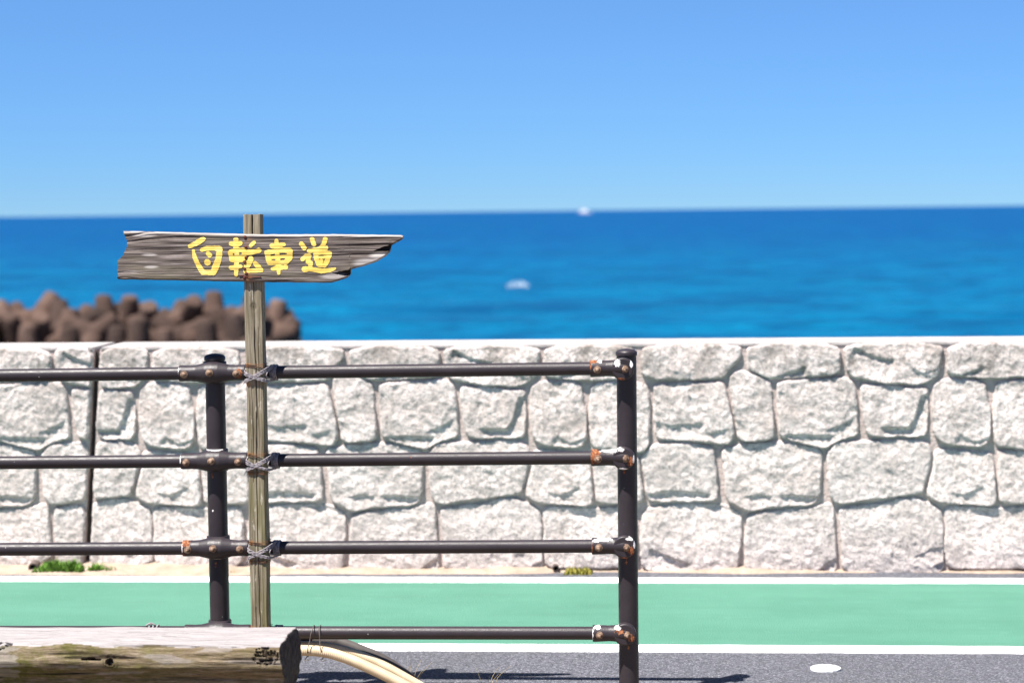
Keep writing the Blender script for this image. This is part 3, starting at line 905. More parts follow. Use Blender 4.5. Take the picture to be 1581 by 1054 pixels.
def post(x, ztop):
    mb = MB()
    prof = [(z, 0.030) for z in np.linspace(0, ztop-0.024, 420)]
    mb.lathe((x, YP, 0), (0, 0, 1), prof, 40)
    rnd = random.Random(int(x*100))
    rz = [rail_z(x, k) for k in range(4)]
    rusts = [(rnd.uniform(-.012, .006), rz[2]-.050, .004, .014), (rnd.uniform(-.01, .01), rz[3]-.046, .004, .010), (-.008, rz[1]-.045, .004, .010)]
    chips = [(rnd.uniform(-.02, .02), rnd.uniform(.1, ztop-.1), rnd.uniform(.0010, .0020), rnd.uniform(.0014, .004)) for _ in range(5)]
    p = steel(mb, 'post', fence, chips, rusts, x, 0)
    mb = MB()
    z0 = ztop-0.024
    mb.lathe((x, YP, z0), (0, 0, 1), [(-.006, .0285), (.002, .0285), (.002, .0318), (.004, .0324), (.012, .0324), (.0145, .0312), (.019, .026), (.022, .016), (.0235, .005)], 40)
    c = mb.build('cap', MAT['steel']); c.parent = p
    sharp(c, 40)
    return p
for x, zt in ((PX_L, 1.067), (PX_R, 1.074), (PX_LL, 1.060), (PX_LL-1.258, 1.053)): post(x, zt)

def rail(x0, x1, k):
    mb = MB(); z0, z1 = rail_z(x0, k), rail_z(x1, k)
    ax = Vector((x1-x0, 0, z1-z0)); L = ax.length
    mb.lathe((x0, YR, z0), ax, [(L*i/420, 0.0200) for i in range(421)], 32)
    rnd = random.Random(int(k*7+x0*10))
    chips = [(rnd.uniform(0.1, L-0.1), rnd.uniform(-.004, .014), rnd.uniform(.0010, .0022), .0013) for _ in range(2)]
    rusts = [(rnd.uniform(0.1, L-0.1), rnd.uniform(-.015, .015), rnd.uniform(.0015, .003), .0015) for _ in range(1)]
    steel(mb, 'rail', fence, chips, rusts, x0, (z0+z1)/2)
for k in range(4):
    rail(PX_L+0.06, PX_R-0.05, k)
    rail(PX_LL+0.06, PX_L-0.06, k)
    rail(PX_LL-1.198, PX_LL-0.06, k)
    rail(PX_LL-2.456, PX_LL-1.318, k)

def dens(prof, step=0.0025):
    out = []
    for (a, r), (b, q) in zip(prof, prof[1:]):
        n = max(1, int(abs(b-a)/step))
        out += [(a+(b-a)*i/n, r+(q-r)*i/n) for i in range(n)]
    return out+[prof[-1]]

def cross_fitting(x, k, rusts=(), chips=()):
    z = rail_z(x, k)
    mb = MB()
    prof = [(-.102, .0215), (-.1015, .0245), (-.096, .0250), (-.07, .0242), (-.05, .0255), (-.035, .0290), (-.02, .0325), (0, .0335),
            (.02, .0325), (.035, .0290), (.05, .0255), (.07, .0242), (.096, .0250), (.1015, .0245), (.102, .0215)]
    mb.lathe((x, YR, z), (1, 0, 0.006), dens(prof), 44)
    mb.lathe((x, YP, z-.034), (0, 0, 1), dens([(0, .0310), (.001, .0345), (.004, .0355), (.064, .0355), (.067, .0345), (.068, .0310)]), 44)
    o = steel(mb, 'cross_fitting', fence, chips, rusts, x, z)
    bolt(x-.083, YR-.0245, z-.002, o); bolt(x-.003, YR-.0335, z+.003, o); bolt(x+.078, YR-.0245, z, o)
for x in (PX_L, PX_LL, PX_LL-1.258):
    cross_fitting(x, 0, rusts=[(.085, 0.0, .012, .02)], chips=[(-.1015, .01, .003, .012)])
    cross_fitting(x, 1, chips=[(-.1015, .006, .0035, .018), (.0, .034, .03, .003)])
    cross_fitting(x, 2, rusts=[(-.092, .016, .02, .013), (-.099, -.012, .006, .012), (.0, -.036, .008, .006)], chips=[(.0, -.034, .03, .003), (-.1015, .0, .003, .02)])
    cross_fitting(x, 3)

def end_fitting(x, k, rusts=(), chips=()):
    z = rail_z(x, k)
    mb = MB()
    prof = [(-.108, .0215), (-.1075, .0250), (-.102, .0258), (-.085, .0250), (-.06, .0238), (-.045, .0245), (-.03, .0265), (-.012, .0280), (.005, .0265), (.012, .02)]
    mb.lathe((x, YR, z), (1, 0, 0.006), dens(prof), 48)
    dx = x-.010
    disc = [(0, .0335), (.026, .0340), (.030, .0325), (.0315, .030)]
    disc = dens(disc) + [(.0315, .030*q) for q in (0.9, .8, .7, .6, .5, .4, .3, .2, .1)]
    mb.lathe((dx, YP-.026, z-.001), (0, -1, 0), disc, 60)
    o = steel(mb, 'end_fitting', fence, chips, rusts, x, z)
    bolt(x-.086, YR-.0250, z-.002, o); bolt(x-.004, YP-.0575, z-.001, o)
end_fitting(PX_R, 0, rusts=[(-.107, .012, .004, .022), (-.098, .021, .018, .006), (-.018, -.031, .02, .005)], chips=[(-.026, .017, .012, .014), (-.079, .021, .008, .006), (.016, .015, .006, .018)])
end_fitting(PX_R, 1, rusts=[(-.095, .006, .020, .030), (.012, -.012, .014, .02)], chips=[(-.05, .022, .034, .007), (-.018, .026, .014, .008), (.021, -.004, .004, .018), (-.01, -.032, .02, .004)])
end_fitting(PX_R, 2, rusts=[(.010, -.010, .014, .018), (-.107, -.004, .004, .02), (-.012, -.034, .02, .004)], chips=[(-.07, .021, .030, .006), (-.095, .018, .012, .006), (.010, .025, .020, .006), (.021, .008, .004, .018)])
end_fitting(PX_R, 3, rusts=[(-.026, .010, .018, .010), (.010, -.010, .012, .014)], chips=[(-.092, .02, .014, .006), (-.03, .020, .014, .008), (-.1075, .0, .004, .02)])

# ------------------------------------------------------------------ wooden sign
KANJI=[
 [ [(-1.4617,1.3958,0.0053),(-1.4380,1.4063,0.0074),(-1.4201,1.4168,0.0058)],[(-1.4511,1.3816,0.0036),(-1.4473,1.3616,0.0053),(-1.4328,1.3317,0.0066),(-1.4230,1.3167,0.0069)],[(-1.4250,1.3838,0.0050),(-1.4114,1.3886,0.0053),(-1.3862,1.3900,0.0058),(-1.3712,1.3866,0.0079)],[(-1.3708,1.3849,0.0079),(-1.3760,1.3543,0.0086),(-1.3857,1.3296,0.0091),(-1.3919,1.3147,0.0066)],[(-1.4230,1.3167,0.0069),(-1.3911,1.3155,0.0069)],[(-1.4064,1.3737,0.0063),(-1.4014,1.3675,0.0063)],[(-1.4089,1.3472,0.0089)] ],
 [ [(-1.3211,1.4142,0.0063),(-1.3216,1.3902,0.0066)],[(-1.3364,1.4019,0.0050),(-1.3214,1.4001,0.0076),(-1.3088,1.4030,0.0063)],[(-1.3386,1.3771,0.0056),(-1.3192,1.3836,0.0058),(-1.2966,1.3825,0.0058)],[(-1.3391,1.3763,0.0058),(-1.3357,1.3539,0.0063)],[(-1.3364,1.3619,0.0036),(-1.2994,1.3639,0.0036)],[(-1.2966,1.3817,0.0059),(-1.2979,1.3585,0.0056)],[(-1.3341,1.3526,0.0056),(-1.3047,1.3520,0.0043)],[(-1.3186,1.3869,0.0063),(-1.3198,1.3538,0.0063),(-1.3219,1.3306,0.0066),(-1.3232,1.3091,0.0043)],[(-1.3384,1.3300,0.0056),(-1.3219,1.3306,0.0059),(-1.3101,1.3335,0.0059)],[(-1.2665,1.4054,0.0053),(-1.2762,1.3955,0.0046)],[(-1.2900,1.3742,0.0073),(-1.2707,1.3773,0.0069),(-1.2530,1.3809,0.0069)],[(-1.2770,1.3559,0.0076),(-1.2874,1.3386,0.0083),(-1.2935,1.3221,0.0069)],[(-1.2936,1.3204,0.0063),(-1.2718,1.3211,0.0050),(-1.2483,1.3217,0.0053)],[(-1.2646,1.3433,0.0050),(-1.2540,1.3308,0.0066),(-1.2466,1.3225,0.0059)] ],
 [ [(-1.1987,1.4085,0.0053),(-1.1977,1.3857,0.0063),(-1.1945,1.3361,0.0063),(-1.1932,1.3129,0.0040)],[(-1.2130,1.3949,0.0059),(-1.1959,1.3956,0.0073),(-1.1758,1.3987,0.0040)],[(-1.2289,1.3744,0.0063),(-1.1978,1.3807,0.0063),(-1.1594,1.3800,0.0069)],[(-1.2277,1.3736,0.0069),(-1.2242,1.3578,0.0073),(-1.2206,1.3446,0.0073)],[(-1.1586,1.3778,0.0074),(-1.1606,1.3572,0.0079),(-1.1717,1.3458,0.0066)],[(-1.2217,1.3586,0.0040),(-1.1948,1.3612,0.0043),(-1.1614,1.3635,0.0043)],[(-1.2203,1.3442,0.0066),(-1.1952,1.3435,0.0056),(-1.1717,1.3454,0.0059)],[(-1.2122,1.3255,0.0046),(-1.1954,1.3295,0.0063),(-1.1720,1.3301,0.0056)] ],
 [ [(-1.1237,1.3998,0.0059),(-1.1150,1.3865,0.0055)],[(-1.0912,1.4123,0.0063),(-1.0857,1.3977,0.0059)],[(-1.0516,1.4119,0.0066),(-1.0565,1.3991,0.0059),(-1.0650,1.3852,0.0056)],[(-1.1002,1.3781,0.0050),(-1.0776,1.3812,0.0063),(-1.0492,1.3867,0.0056)],[(-1.0812,1.3680,0.0059),(-1.0781,1.3515,0.0056),(-1.0720,1.3362,0.0053)],[(-1.0812,1.3688,0.0053),(-1.0594,1.3727,0.0043),(-1.0403,1.3696,0.0069)],[(-1.0398,1.3676,0.0066),(-1.0456,1.3495,0.0069),(-1.0534,1.3364,0.0059)],[(-1.0720,1.3362,0.0053),(-1.0534,1.3361,0.0056)],[(-1.0747,1.3581,0.0026),(-1.0513,1.3591,0.0026)],[(-1.0648,1.3472,0.0056)],[(-1.0668,1.3811,0.0040),(-1.0711,1.3704,0.0040)],[(-1.1206,1.3535,0.0056),(-1.1096,1.3633,0.0063),(-1.1013,1.3633,0.0063)],[(-1.1030,1.3616,0.0063),(-1.1046,1.3451,0.0059),(-1.0949,1.3434,0.0040)],[(-1.0958,1.3401,0.0046),(-1.0994,1.3286,0.0056)],[(-1.1161,1.3238,0.0073),(-1.1019,1.3253,0.0066),(-1.0853,1.3218,0.0063),(-1.0637,1.3183,0.0066),(-1.0403,1.3198,0.0053),(-1.0236,1.3246,0.0030)] ],
]
NAILS= [(-1.2933, 1.4222), (-1.2914, 1.3916), (-1.2915, 1.3601), (-1.2948, 1.3461), (-1.296, 1.3271), (-1.2912, 1.313), (-1.2973, 1.3006)]
STAPLE= [(-1.314, 1.3074), (-1.2989, 1.3064), (-1.2839, 1.3025), (-1.2537, 1.3019), (-1.247, 1.3035)]
BTOP= [(-1.6644, 1.4432), (-1.5255, 1.4391), (-1.2505, 1.4291), (-1.016, 1.427), (-0.956, 1.4256), (-0.8243, 1.4226), (-0.8181, 1.4183)]
BBOT= [(-1.6837, 1.2989), (-1.5366, 1.295), (-1.2531, 1.2868), (-1.0965, 1.2839), (-1.0372, 1.2828), (-1.0174, 1.2875), (-0.9896, 1.297), (-0.9796, 1.3058), (-0.9774, 1.322), (-0.9378, 1.3317), (-0.8982, 1.345), (-0.8724, 1.3604), (-0.8595, 1.3729), (-0.8548, 1.3924), (-0.8325, 1.4038), (-0.8206, 1.4105), (-0.8181, 1.4179)]
BLEFT= [(1.2989, -1.6837), (1.3584, -1.6813), (1.3642, -1.6712), (1.3838, -1.6587), (1.4034, -1.6512), (1.4152, -1.6534), (1.4241, -1.6568), (1.4432, -1.6644)]
REC=[ [(-1.0348, 1.3117), (-0.9991, 1.318), (-0.977, 1.3219), (-0.9788, 1.3057), (-0.9915, 1.3025)] , [(-0.9076, 1.3759), (-0.8779, 1.3887), (-0.8548, 1.3941), (-0.8541, 1.3774), (-0.8801, 1.3753)] ]

sign = empty('wooden_sign', (-1.270, 6.34, 0), 'weathered wooden arrow sign with yellow characters on a square post', 'sign')
PF, PB = 6.315, 6.366           # post front and back
PXL, PXR = -1.3005, -1.2475

def sign_post():
    nz, nx, nd = 420, 34, 16
    H = 1.489
    v, f, gr, stn = [], [], [], []
    loop = [(PXL+(PXR-PXL)*i/nx, PF, 0) for i in range(nx+1)] + [(PXR, PF+(PB-PF)*i/nd, 1) for i in range(1, nd+1)] + \
           [(PXR-(PXR-PXL)*i/nx, PB, 2) for i in range(1, nx+1)] + [(PXL, PB-(PB-PF)*i/nd, 3) for i in range(1, nd)]
    n = len(loop); cx, cy = (PXL+PXR)/2, (PF+PB)/2
    rails = [rail_z(-1.27, k) for k in range(4)]
    for j in range(nz+1):
        z = H*j/nz
        for x, y, side in loop:
            # rounded arrises
            ex = min(x-PXL, PXR-x); ey = min(y-PF, PB-y)
            rr = 0.004
            px, py = x, y
            if ex < rr and ey < rr:
                ox, oy = (rr-ex), (rr-ey); L = math.hypot(ox, oy)
                if L > rr:
                    px += (1 if x < cx else -1)*ox*(1-rr/L); py += (1 if y < cy else -1)*oy*(1-rr/L)
            wob = 0.0016*noise.noise((x*30, y*30, z*5)) + 0.0012*noise.noise((x*200, y*200, z*9))
            g = 0
            if side == 0:
                c1 = cx+0.002+0.005*noise.noise((0, 3, z*2.6))+0.0015*noise.noise((0, 8, z*17))
                w1 = 0.0004+0.0007*noise.noise((1, 1, z*4))
                g = max(g, 1-smoothstep(max(0.0004, w1), max(0.0004, w1)+0.0009, abs(x-c1)))
                c2 = cx-0.009+0.004*noise.noise((5, 3, z*3.1))
                if noise.noise((9, 0, z*3.0)) > 0.05: g = max(g, 0.5*(1-smoothstep(0.0004, 0.0014, abs(x-c2))))
                c3 = cx+0.014+0.003*noise.noise((7, 3, z*3.1))
                if noise.noise((12, 0, z*3.4)) > 0.12: g = max(g, 0.4*(1-smoothstep(0.0004, 0.0014, abs(x-c3))))
                if z > 1.42: g = max(g, 1-smoothstep(0.0010, 0.0022, abs(x-cx-0.001)))
                kd = math.hypot((x-cx-0.001)/0.011, (z-1.213)/0.012)       # a knot
                if kd < 1: g = max(g, 0.45*(0.5+0.5*math.sin(kd*14))*(1-kd)+0.15)
            k = 1 + wob/0.026
            dpt = 0.004*g
            qx = cx+(px-cx)*k; qy = cy+(py-cy)*k
            if side == 0: qy += dpt
            v.append((qx, qy, z + (0.003*noise.noise((x*60, y*60, 0)) if j == nz else 0)))
            gr.append(min(1, g))
            s = 0
            for rz in rails:
                for dz, w in ((0.027, .010), (-0.030, .010)):
                    s = max(s, (1-smoothstep(0.2, 1.0, abs(z-rz-dz)/w))*(1-0.75*smoothstep(PXL+0.004, PXL+0.022, x)))
            stn.append(s*0.95)
    for j in range(nz):
        for i in range(n):
            k = (i+1) % n
            f.append((j*n+i, j*n+k, (j+1)*n+k, (j+1)*n+i))
    c = len(v); v.append((cx, cy, H-0.001)); gr.append(0.6); stn.append(0)
    for i in range(n): f.append((nz*n+i, nz*n+(i+1) % n, c))
    o = mesh_obj('post', v, f, MAT['post'], smooth=True, attrs={'groove': gr, 'stain': stn})
    at_world(o, sign); sharp(o, 50)
sign_post()

BF, BT = 6.304, 0.024
def in_poly(x, z, P):
    c = False
    for i in range(len(P)):
        (x0, z0), (x1, z1) = P[i], P[i-1]
        if (z0 > z) != (z1 > z) and x < (x1-x0)*(z-z0)/(z1-z0)+x0: c = not c
    return c
def grain(x, z):
    """depth of the weathered grain on the face of the board, and how dark it is"""
    zz = z + 0.006*noise.noise((x*3.0, z*4, 0)) + 0.0015*noise.noise((x*14, z*20, 2))
    zz += 0.010*math.exp(-((x+1.66)/0.05)**2)*(1 if z > 1.375 else -1)*smoothstep(0.0, 0.05, abs(z-1.375))
    a = noise.noise((x*1.6, 0.5, zz*150)); b = noise.noise((x*5, 7.7, zz*330))
    upper = smoothstep(1.345, 1.385, z)
    ridge = max(0, a-0.02)*2.3*(0.30+0.70*upper) + max(0, b-0.18)*0.9
    fade = 0.55+0.45*smoothstep(-0.25, 0.15, noise.noise((x*4, z*12, 9)))
    return min(1, ridge*fade)
def board():
    nx, nz = 440, 96
    x0, x1 = -1.683, BTOP[-1][0]
    xs = [x0+(x1-x0)*i/nx for i in range(nx+1)]
    fv, bv, gr, st, pl = [], [], [], [], []
    for i, x in enumerate(xs):
        zt = interp(x, BTOP) + 0.0008*noise.noise((x*50, 0, 0)); zb = interp(x, BBOT) + 0.0010*noise.noise((x*40, 3, 0))
        zt = max(zt, zb+0.0006)
        for j in range(nz+1):
            z = zb+(zt-zb)*j/nz
            xl = interp(z, BLEFT) + 0.004*noise.noise((0, 0, z*160))
            w = 1-smoothstep(x0, x0+0.16, x)
            px = x + (xl-x0)*w
            g = grain(px, z)
            d = 0.0026*g + 0.0012*noise.noise((px*8, z*60, 5))
            rec = any(in_poly(px, z, P) for P in REC)
            if rec: d += 0.017
            e = min(z-zb, zt-z); d += 0.003*(1-smoothstep(0, 0.005, e))
            fv.append((px, BF+d, z)); bv.append((px, BF+BT, z))
            gr.append(1.0 if rec else min(1, g*0.95))  # recesses coloured fully dark: the shade under the overhang is painted in
            q = math.hypot((px+1.281)/0.028, (z-1.303)/0.020); q2 = abs(px+1.283)/0.014
            st.append(max(0, 1-q)*0.9 + 0.45*max(0, 1-q2))
            near = min([math.hypot((px-cx_)/rx, (z-cz_)/rz) for cx_, cz_, rx, rz in ((-1.03, 1.303, .05, .012), (-0.885, 1.36, .045, .016), (-0.93, 1.34, .05, .02), (-1.585, 1.372, .03, .006), (-1.60, 1.43, .05, .006), (-1.58, 1.335, .028, .006))])
            pl.append(0.9*(1-smoothstep(0.4, 1.0, near)) + 0.8*smoothstep(zt-0.010, zt-0.002, z))
    n = nz+1; N = len(fv); f = []
    for i in range(nx):
        for j in range(nz):
            a = i*n+j
            f.append((a, a+n, a+n+1, a+1)); f.append((N+a, N+a+1, N+a+n+1, N+a+n))
        a = i*n
        f.append((a, N+a, N+a+n, a+n)); a += nz; f.append((a, a+n, N+a+n, N+a))
    for j in range(nz):
        f.append((j, j+1, N+j+1, N+j)); a = nx*n+j; f.append((a, N+a, N+a+1, a+1))
    o = mesh_obj('board', fv+bv, f, MAT['board'], attrs={'groove': gr+[0]*N, 'stain': st+[0]*N, 'pale': [min(1, p) for p in pl]+[0]*N})
    at_world(o, sign)
    return sharp(o, 45)
bd = board()
def sub(o):
    o.parent = bd; return o

def character(strokes, label, seed):
    pts = [p for s in strokes for p in s]
    xa, xb = min(p[0]-p[2] for p in pts)-.003, max(p[0]+p[2] for p in pts)+.003
    za, zb = min(p[1]-p[2] for p in pts)-.003, max(p[1]+p[2] for p in pts)+.003
    st = 0.0007
    nx, nz = int((xb-xa)/st)+1, int((zb-za)/st)+1
    X, Z = np.meshgrid(xa+st*np.arange(nx), za+st*np.arange(nz), indexing='ij')
    D = np.full(X.shape, 9.0)
    for s in strokes:
        if len(s) == 1: s = [s[0], (s[0][0]+1e-5, s[0][1], s[0][2])]
        for (x0, z0, r0), (x1, z1, r1) in zip(s, s[1:]):
            dx, dz = x1-x0, z1-z0
            t = np.clip(((X-x0)*dx+(Z-z0)*dz)/(dx*dx+dz*dz), 0, 1)
            D = np.minimum(D, np.hypot(X-x0-t*dx, Z-z0-t*dz)-(r0+(r1-r0)*t)-0.0011)
    idx = -np.ones(X.shape, int); v, f = [], []
    def vid(i, j):
        if idx[i, j] < 0:
            x, z = X[i, j], Z[i, j]
            idx[i, j] = len(v); v.append((x, BF-0.0008+0.0021*grain(x, z)*0.9+0.0012*noise.noise((x*8, z*60, 5)), z))
        return int(idx[i, j])
    for i in range(nx-1):
        for j in range(nz-1):
            x, z = X[i, j], Z[i, j]
            if D[i, j] > 0.003: continue
            rag = 0.0009*noise.noise((x*120, z*160, seed)) + 0.0012*noise.noise((x*40, z*60, seed+3))
            if D[i, j] + rag < 0 and grain(x, z) < 0.93:
                f.append((vid(i, j), vid(i+1, j), vid(i+1, j+1), vid(i, j+1)))
    o = mesh_obj('painted_character', v, f, MAT['yellow'], smooth=True)
    o['label'] = label
    sub(o)
for s, lab, sd in zip(KANJI, ('yellow painted character 自', 'yellow painted character 転', 'yellow painted character 車', 'yellow painted character 道'), (1, 2, 3, 4)):
    character(s, lab, sd)
for x, z in NAILS:
    mb = MB(); mb.lathe((x, BF+0.002, z), (0, -1, 0), [(0, .0048), (.0032, .0048), (.0042, .0035), (.0045, .001)], 12)
    sub(mb.build('nail', MAT['nail']))
mb = MB(); mb.tube([(x, BF-0.0015+0.001*(i % 2), z) for i, (x, z) in enumerate(STAPLE)], 0.0013, 6, 4)
sub(mb.build('bent_wire', MAT['nail']))

# ------------------------------------------------------------------ lashings
def lashing(k, label, seed):
    rnd = random.Random(seed)
    z = rail_z(-1.26, k)
    o = empty('rope_lashing', (-1.27, PF, z), label, 'rope', 'rope lashings on the sign post')
    def jit(s=.0012): return rnd.uniform(-s, s)
    mb = MB()
    def strand(pts):
        # two twisted yarns
        for ph in (0, math.pi):
            P = spline(pts, 9); Q = []
            for i, p in enumerate(P):
                a = i*0.85+ph
                Q.append(p+Vector((math.cos(a)*.0006, math.sin(a)*.0013, math.cos(a)*.0013)))
            mb.tube(Q, 0.0016, 6, 1)
    fy = PF-0.0035
    xr = PXR+0.006
    for i in range(3):      # upper right to lower left
        d = i*0.0045
        strand([(xr+.014, YR-.006, z+.0235-d*.3), (xr+.006, PF+.012, z+.020-d), (PXR+.001, fy, z+.013-d+jit()), ((PXL+PXR)/2, fy-.001-.001*i, z-.002-d+jit()),
                (PXL-.001, fy+.001, z-.016-d*.7+jit()), (PXL-.005, PF+.015, z-.020-d*.5), (PXL-.003, PF+.055, z-.0235)])
    for i in range(3):      # upper left to lower right
        d = i*0.0045
        strand([(PXL-.004, PF+.050, z+.014-d), (PXL-.005, PF+.014, z+.012-d), (PXL-.001, fy, z+.007-d+jit()), ((PXL+PXR)/2, fy-.003, z-.006-d*.7+jit()),
                (PXR+.001, fy, z-.015-d*.6+jit()), (xr+.004, PF+.014, z-.020-d*.3), (xr+.016, YR-.004, z-.0235)])
    for i in range(6):      # turns round the rail
        x = xr+.004+i*.0036
        pts = [(x+.0012*math.sin(a*2+i), YR+.0228*math.cos(a), z+.0228*math.sin(a)) for a in np.linspace(0, 2*math.pi, 18)]
        mb.tube(pts, 0.0021, 6, 1)
    # tie from the turns to the front
    mb.tube([(xr+.012, YR-.022, z+.016), (xr+.006, PF+.004, z+.006), (xr+.004, PF+.002, z-.008), (xr+.014, YR-.022, z-.018)], .0018, 6, 6)
    mb.tube([(PXL-.004, PF+.004, z-.016), (PXL-.006, PF-.006, z-.026+jit()), (PXL-.010, PF-.002, z-.033)], .0012, 5, 5)
    at_world(mb.build('rope', MAT['rope']), o)
    mb = MB()
    for dz in (0.030, 0.024, -0.029, -0.034):
        if k == 0 and dz < 0: continue
        q = [(PXL-.001, PF-.001), ((PXL+PXR)/2, PF-.0012), (PXR+.001, PF-.001), (PXR+.001, PB), (PXL-.001, PB), (PXL-.001, PF-.001)]
        sag = -.003 if dz > 0 else .002
        mb.tube([(x, y, z+dz+(sag if i == 1 else 0)+jit(.0015)) for i, (x, y) in enumerate(q)], .0009, 5, 4)
    at_world(mb.build('wire', MAT['wire']), o)
for k, w in enumerate(('topmost grey rope lashing tying the wooden sign post to the top rail', 'grey rope lashing tying the wooden sign post to the second rail',
                       'grey rope lashing tying the wooden sign post to the third rail', 'grey rope lashing at the bottom rail, half hidden by the log')):
    lashing(k, w, 10+k)

# ------------------------------------------------------------------ log bench
def log_bench():
    e = empty('log_bench', (-2.0, 5.52, 0), 'hewn log bench, bleached on top and mossy in front', 'bench')
    XE, XS = -1.047, -3.1
    TOP = 0.370
    sec = [(0.150, -.004), (0.10, .0), (0.05, .0), (0.0, .0), (-0.04, .0), (-0.075, -.002), (-0.090, -.010), (-0.100, -.028), (-0.109, -.045), (-0.110, -.060),
           (-0.104, -.067), (-0.080, -.095), (-0.055, -.175), (-0.01, -.200), (0.05, -.205), (0.11, -.185), (0.155, -.145), (0.18, -.095), (0.178, -.045), (0.165, -.015)]
    # even resampling of the section
    P = [Vector((a, 0, b)) for a, b in sec]; P.append(P[0])
    dense = []
    for a, b in zip(P, P[1:]):
        n = max(1, int((b-a).length/0.0032)); dense += [a+(b-a)*i/n for i in range(n)]
    n = len(dense)
    xs = [XE-0.0035*i for i in range(260)]
    x = xs[-1]
    while x > XS: x -= 0.012; xs.append(x)
    v, f, cut, gr, en = [], [], [], [], []
    for i, x in enumerate(xs):
        for p in dense:
            yy, zz = p.x, p.z
            skew = 0.007*smoothstep(0.0, -0.07, zz) - 0.010*smoothstep(-.07, -.2, zz) + 0.003*noise.noise((yy*25, zz*25, 1))
            px = x + skew*max(0, 1-(XE-x)/0.25)
            c = Vector((0.03, 0, -.10)); d = Vector((yy, 0, zz))-c
            istop = zz > -0.008 and yy > -0.088
            s = 0.006*noise.noise((px*2.2, yy*3, zz*3)) + 0.005*noise.noise((px*6, yy*14, zz*14))
            if not istop:
                s += 0.0045*noise.noise((px*5, yy*55, zz*55)) + 0.002*noise.noise((px*16, yy*160, zz*160))
            else:
                s += 0.0012*noise.noise((px*5, yy*120, 0))
            g = 0.0
            front = yy < -0.08 and zz > -0.11
            if front:
                # long grain checks, a slit, a knot hole
                a = noise.noise((px*3.0, 1, (zz+0.006*noise.noise((px*5, 0, 0)))*95))
                if a > 0.28: g = max(g, min(1, (a-0.28)*5)*0.8); s -= 0.004*min(1, (a-0.28)*5)
                k = math.hypot(px+1.494, (zz+.046)*1.0)
                if k < 0.0100: g = 0.9 if k > .004 else 0.5; s -= 0.018*min(1, (0.0102-k)/0.003)
                elif k < 0.03: s += 0.003*math.sin(k*700)*(1-k/0.03); g = max(g, 0.35*(0.5+0.5*math.sin(k*900))*(1-k/.03))
                if abs(px+1.545) < 0.030 and abs(zz+.040-0.002*math.sin(px*60)) < 0.0022*(1-((px+1.545)/.03)**2): g = 1; s -= 0.012
            # rotten corner at the end
            rot = math.hypot((px+1.083)/0.036, (zz+.030)/0.024, (yy+.095)/0.03)
            if rot < 1.0:
                q = noise.noise((px*75, yy*75, zz*170)) + 0.6*noise.noise((px*170, yy*150, zz*260))
                if q > 0.12-0.25*(1-rot): s -= 0.016*(1-rot*.6); g = min(1, 0.5+2*q)
            rot = math.hypot((px+1.80)/0.045, (zz+.006)/0.012, (yy+.095)/0.03)
            if rot < 1.0 and noise.noise((px*60, yy*60, zz*120)) > 0.05: s -= 0.008; g = max(g, .8)
            if istop:
                for kx, ky, w in ((-1.47, 0.06, .02), (-1.43, .02, .012), (-1.36, .0, .02), (-1.33, .05, .012), (-1.72, .07, .02)):
                    if abs(px-kx) < w and abs(yy-ky) < .0022: g = 0.9
            q = Vector((yy, 0, zz)) + d.normalized()*s
            v.append((px+0.004*noise.noise((yy*40, zz*40, 3))*(i == 0), 5.535+q.x, TOP+q.z))
            edge = -0.086+0.010*noise.noise((px*9, 0, 4))
            cut.append(1.0 if (zz > -0.012+0.006*noise.noise((px*14, 2, 2)) and yy > edge) or (zz > -0.02 and yy > 0.1) else (0.35 if front and noise.noise((px*7, zz*60, 6)) > 0.32 else 0.0))
            gr.append(g); en.append(0.0)
    for i in range(len(xs)-1):
        for j in range(n):
            k = (j+1) % n
            f.append((i*n+j, i*n+k, (i+1)*n+k, (i+1)*n+j))
    # end face: rings towards the heart
    base = 0; last = list(range(n)); hx = sum(v[i][0] for i in last)/n
    for r in (0.97, 0.85, 0.7, 0.5, 0.3, 0.12):
        ids = []
        for j in range(n):
            a = v[j]; y = 5.565+(a[1]-5.565)*r; z = (TOP-.1)+(a[2]-(TOP-.1))*r
            xx = a[0]*r+hx*(1-r) + 0.004*noise.noise((y*60, z*60, 1)) + (0.002 if r > .9 else 0.004)
            ids.append(len(v)); v.append((xx, y, z)); cut.append(0); gr.append(0); en.append(1)
        for j in range(n):
            k = (j+1) % n
            f.append((last[k], last[j], ids[j], ids[k]))
        last = ids
    f.append(tuple(last))
    m = (len(xs)-1)*n
    f.append(tuple(m+j for j in range(n))[::-1])
    o = mesh_obj('log', v, f, MAT['log'], smooth=True, attrs={'cut': cut, 'groove': gr, 'end': en})
    at_world(o, e); sharp(o, 60)
    for x in (-1.35, -2.75):
        mb = MB(); mb.lathe((x, 5.56, -0.02), (0, 0, 1), [(0, .085), (.1, .08), (.19, .082)], 24)
        lg = mb.build('leg', MAT['log']); at_world(lg, e); sharp(lg)
log_bench()

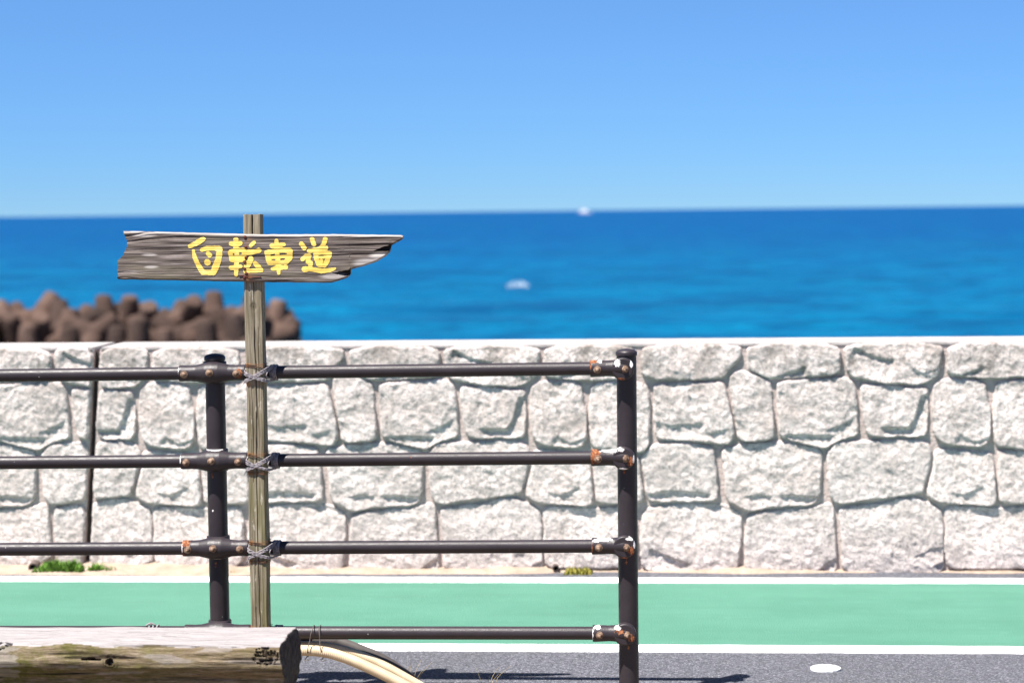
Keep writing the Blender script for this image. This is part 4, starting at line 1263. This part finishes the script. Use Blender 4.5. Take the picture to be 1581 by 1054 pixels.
# ------------------------------------------------------------------ hoses under the bottom rail
def hose(pts, r, mat, label, pitch=0.0060, amp=0.03, name='corrugated_hose'):
    mb = MB()
    P = spline(pts, 10)
    # fine even steps so that the ribs show
    Q = [P[0]]; acc = 0
    step = pitch/4
    for a, b in zip(P, P[1:]):
        L = (b-a).length; t = step-acc
        while t < L: Q.append(a+(b-a)*(t/L)); t += step
        acc = L-(t-step)
    mb.tube(Q, r, 16, 1, (lambda L, t: 1+amp*(1 if math.sin(2*math.pi*L/pitch) > 0 else -1)) if amp else None)
    return tag(mb.build(name, mat), label, 'hose')
ZB = rail_z(-1.1, 3)
hose([(-2.6, 6.40, .140), (-1.8, 6.395, .155), (-1.35, 6.37, .163), (-1.17, 6.362, .163), (-1.09, 6.358, .160), (-1.02, 6.355, .142), (-0.94, 6.35, .110), (-0.86, 6.345, .072), (-0.76, 6.34, .022), (-0.70, 6.33, .018), (-0.5, 6.28, .018)],
     0.0165, MAT['hose'], 'front beige ribbed hose curving down from under the bottom rail')
hose([(-2.6, 6.43, .145), (-1.5, 6.425, .160), (-1.15, 6.405, .168), (-1.05, 6.40, .160), (-0.97, 6.40, .135), (-0.90, 6.395, .105), (-0.82, 6.39, .062), (-0.74, 6.385, .022), (-0.66, 6.38, .018), (-0.45, 6.36, .018)],
     0.0150, MAT['hose'], 'beige ribbed hose behind the front one, curving down to the road')
hose([(-2.6, 6.46, .165), (-1.5, 6.455, .178), (-1.12, 6.445, .178), (-1.05, 6.445, .170), (-0.98, 6.445, .145), (-0.92, 6.45, .118), (-0.85, 6.455, .07), (-0.79, 6.46, .02), (-0.72, 6.46, .018), (-0.5, 6.5, .018)],
     0.0165, MAT['dark_hose'], 'dark grey hose hanging behind the two beige hoses', amp=0, name='plain_hose')
def tie(x, tilt, label, seed):
    mb = MB(); rnd = random.Random(seed)
    zt, zb = ZB+0.024, 0.140
    P = []
    for a in np.linspace(0, 2*math.pi, 22):
        c, s = math.cos(a), math.sin(a)
        P.append((x+tilt*(s*0.5)+rnd.uniform(-.0008, .0008), 6.385+0.034*c*(1 if s > 0 else 1.25)-0.006, (zt+zb)/2+(zt-zb)/2*s))
    P.append(P[0])
    mb.tube(P, .0014, 6, 2)
    mb.tube([(P[16][0], P[16][1]-.002, zb+.004), (P[16][0]-.004, 6.345, zb-.006), (P[16][0]+.010, 6.343, zb-.002)], .0013, 6, 5)
    tag(mb.build('wire_tie', MAT['dark_wire']), label, 'wire', 'wire ties round the hoses')
tie(-1.128, 0.020, 'left of the two wire ties holding the hoses to the bottom rail', 1)
tie(-1.094, -0.012, 'right of the two wire ties holding the hoses to the bottom rail', 2)
mb = MB()
zk = rail_z(-1.63, 3)
for i in range(3):
    x = -1.632+i*.012
    mb.tube([(x+.004*math.sin(a), YR+.0225*math.cos(a), zk+.0225*math.sin(a)) for a in np.linspace(0, 6.2832, 14)], .0028, 6, 2)
mb.tube([(-1.64, YR-.01, zk+.022), (-1.625, YR-.008, zk+.030), (-1.612, YR-.006, zk+.024)], .003, 6, 5)
tag(mb.build('knotted_tie', MAT['rope']), 'small dark knot on the bottom rail behind the log', 'rope')

def stems(x, y, n, h, seed, label):
    rnd = random.Random(seed); e = empty('dry_grass_tuft', (x, y, 0), label, 'grass')
    for i in range(n):
        a = rnd.uniform(-1, 1); b = rnd.uniform(-1, 1); hh = h*rnd.uniform(.5, 1)
        mb = MB()
        mb.tube([(x+a*.02, y+b*.02, 0), (x+a*.03, y+b*.03, hh*.5), (x+a*.06+hh*.2, y+b*.05, hh)], .0011, 5, 4, lambda L, t: 1-0.75*t)
        at_world(mb.build('stem', MAT['straw']), e)
stems(-0.835, 6.55, 7, 0.11, 3, 'thin dry grass stems beside the hoses')
stems(-0.60, 6.56, 6, 0.075, 5, 'thin dry grass stems at the road edge between hoses and right post')
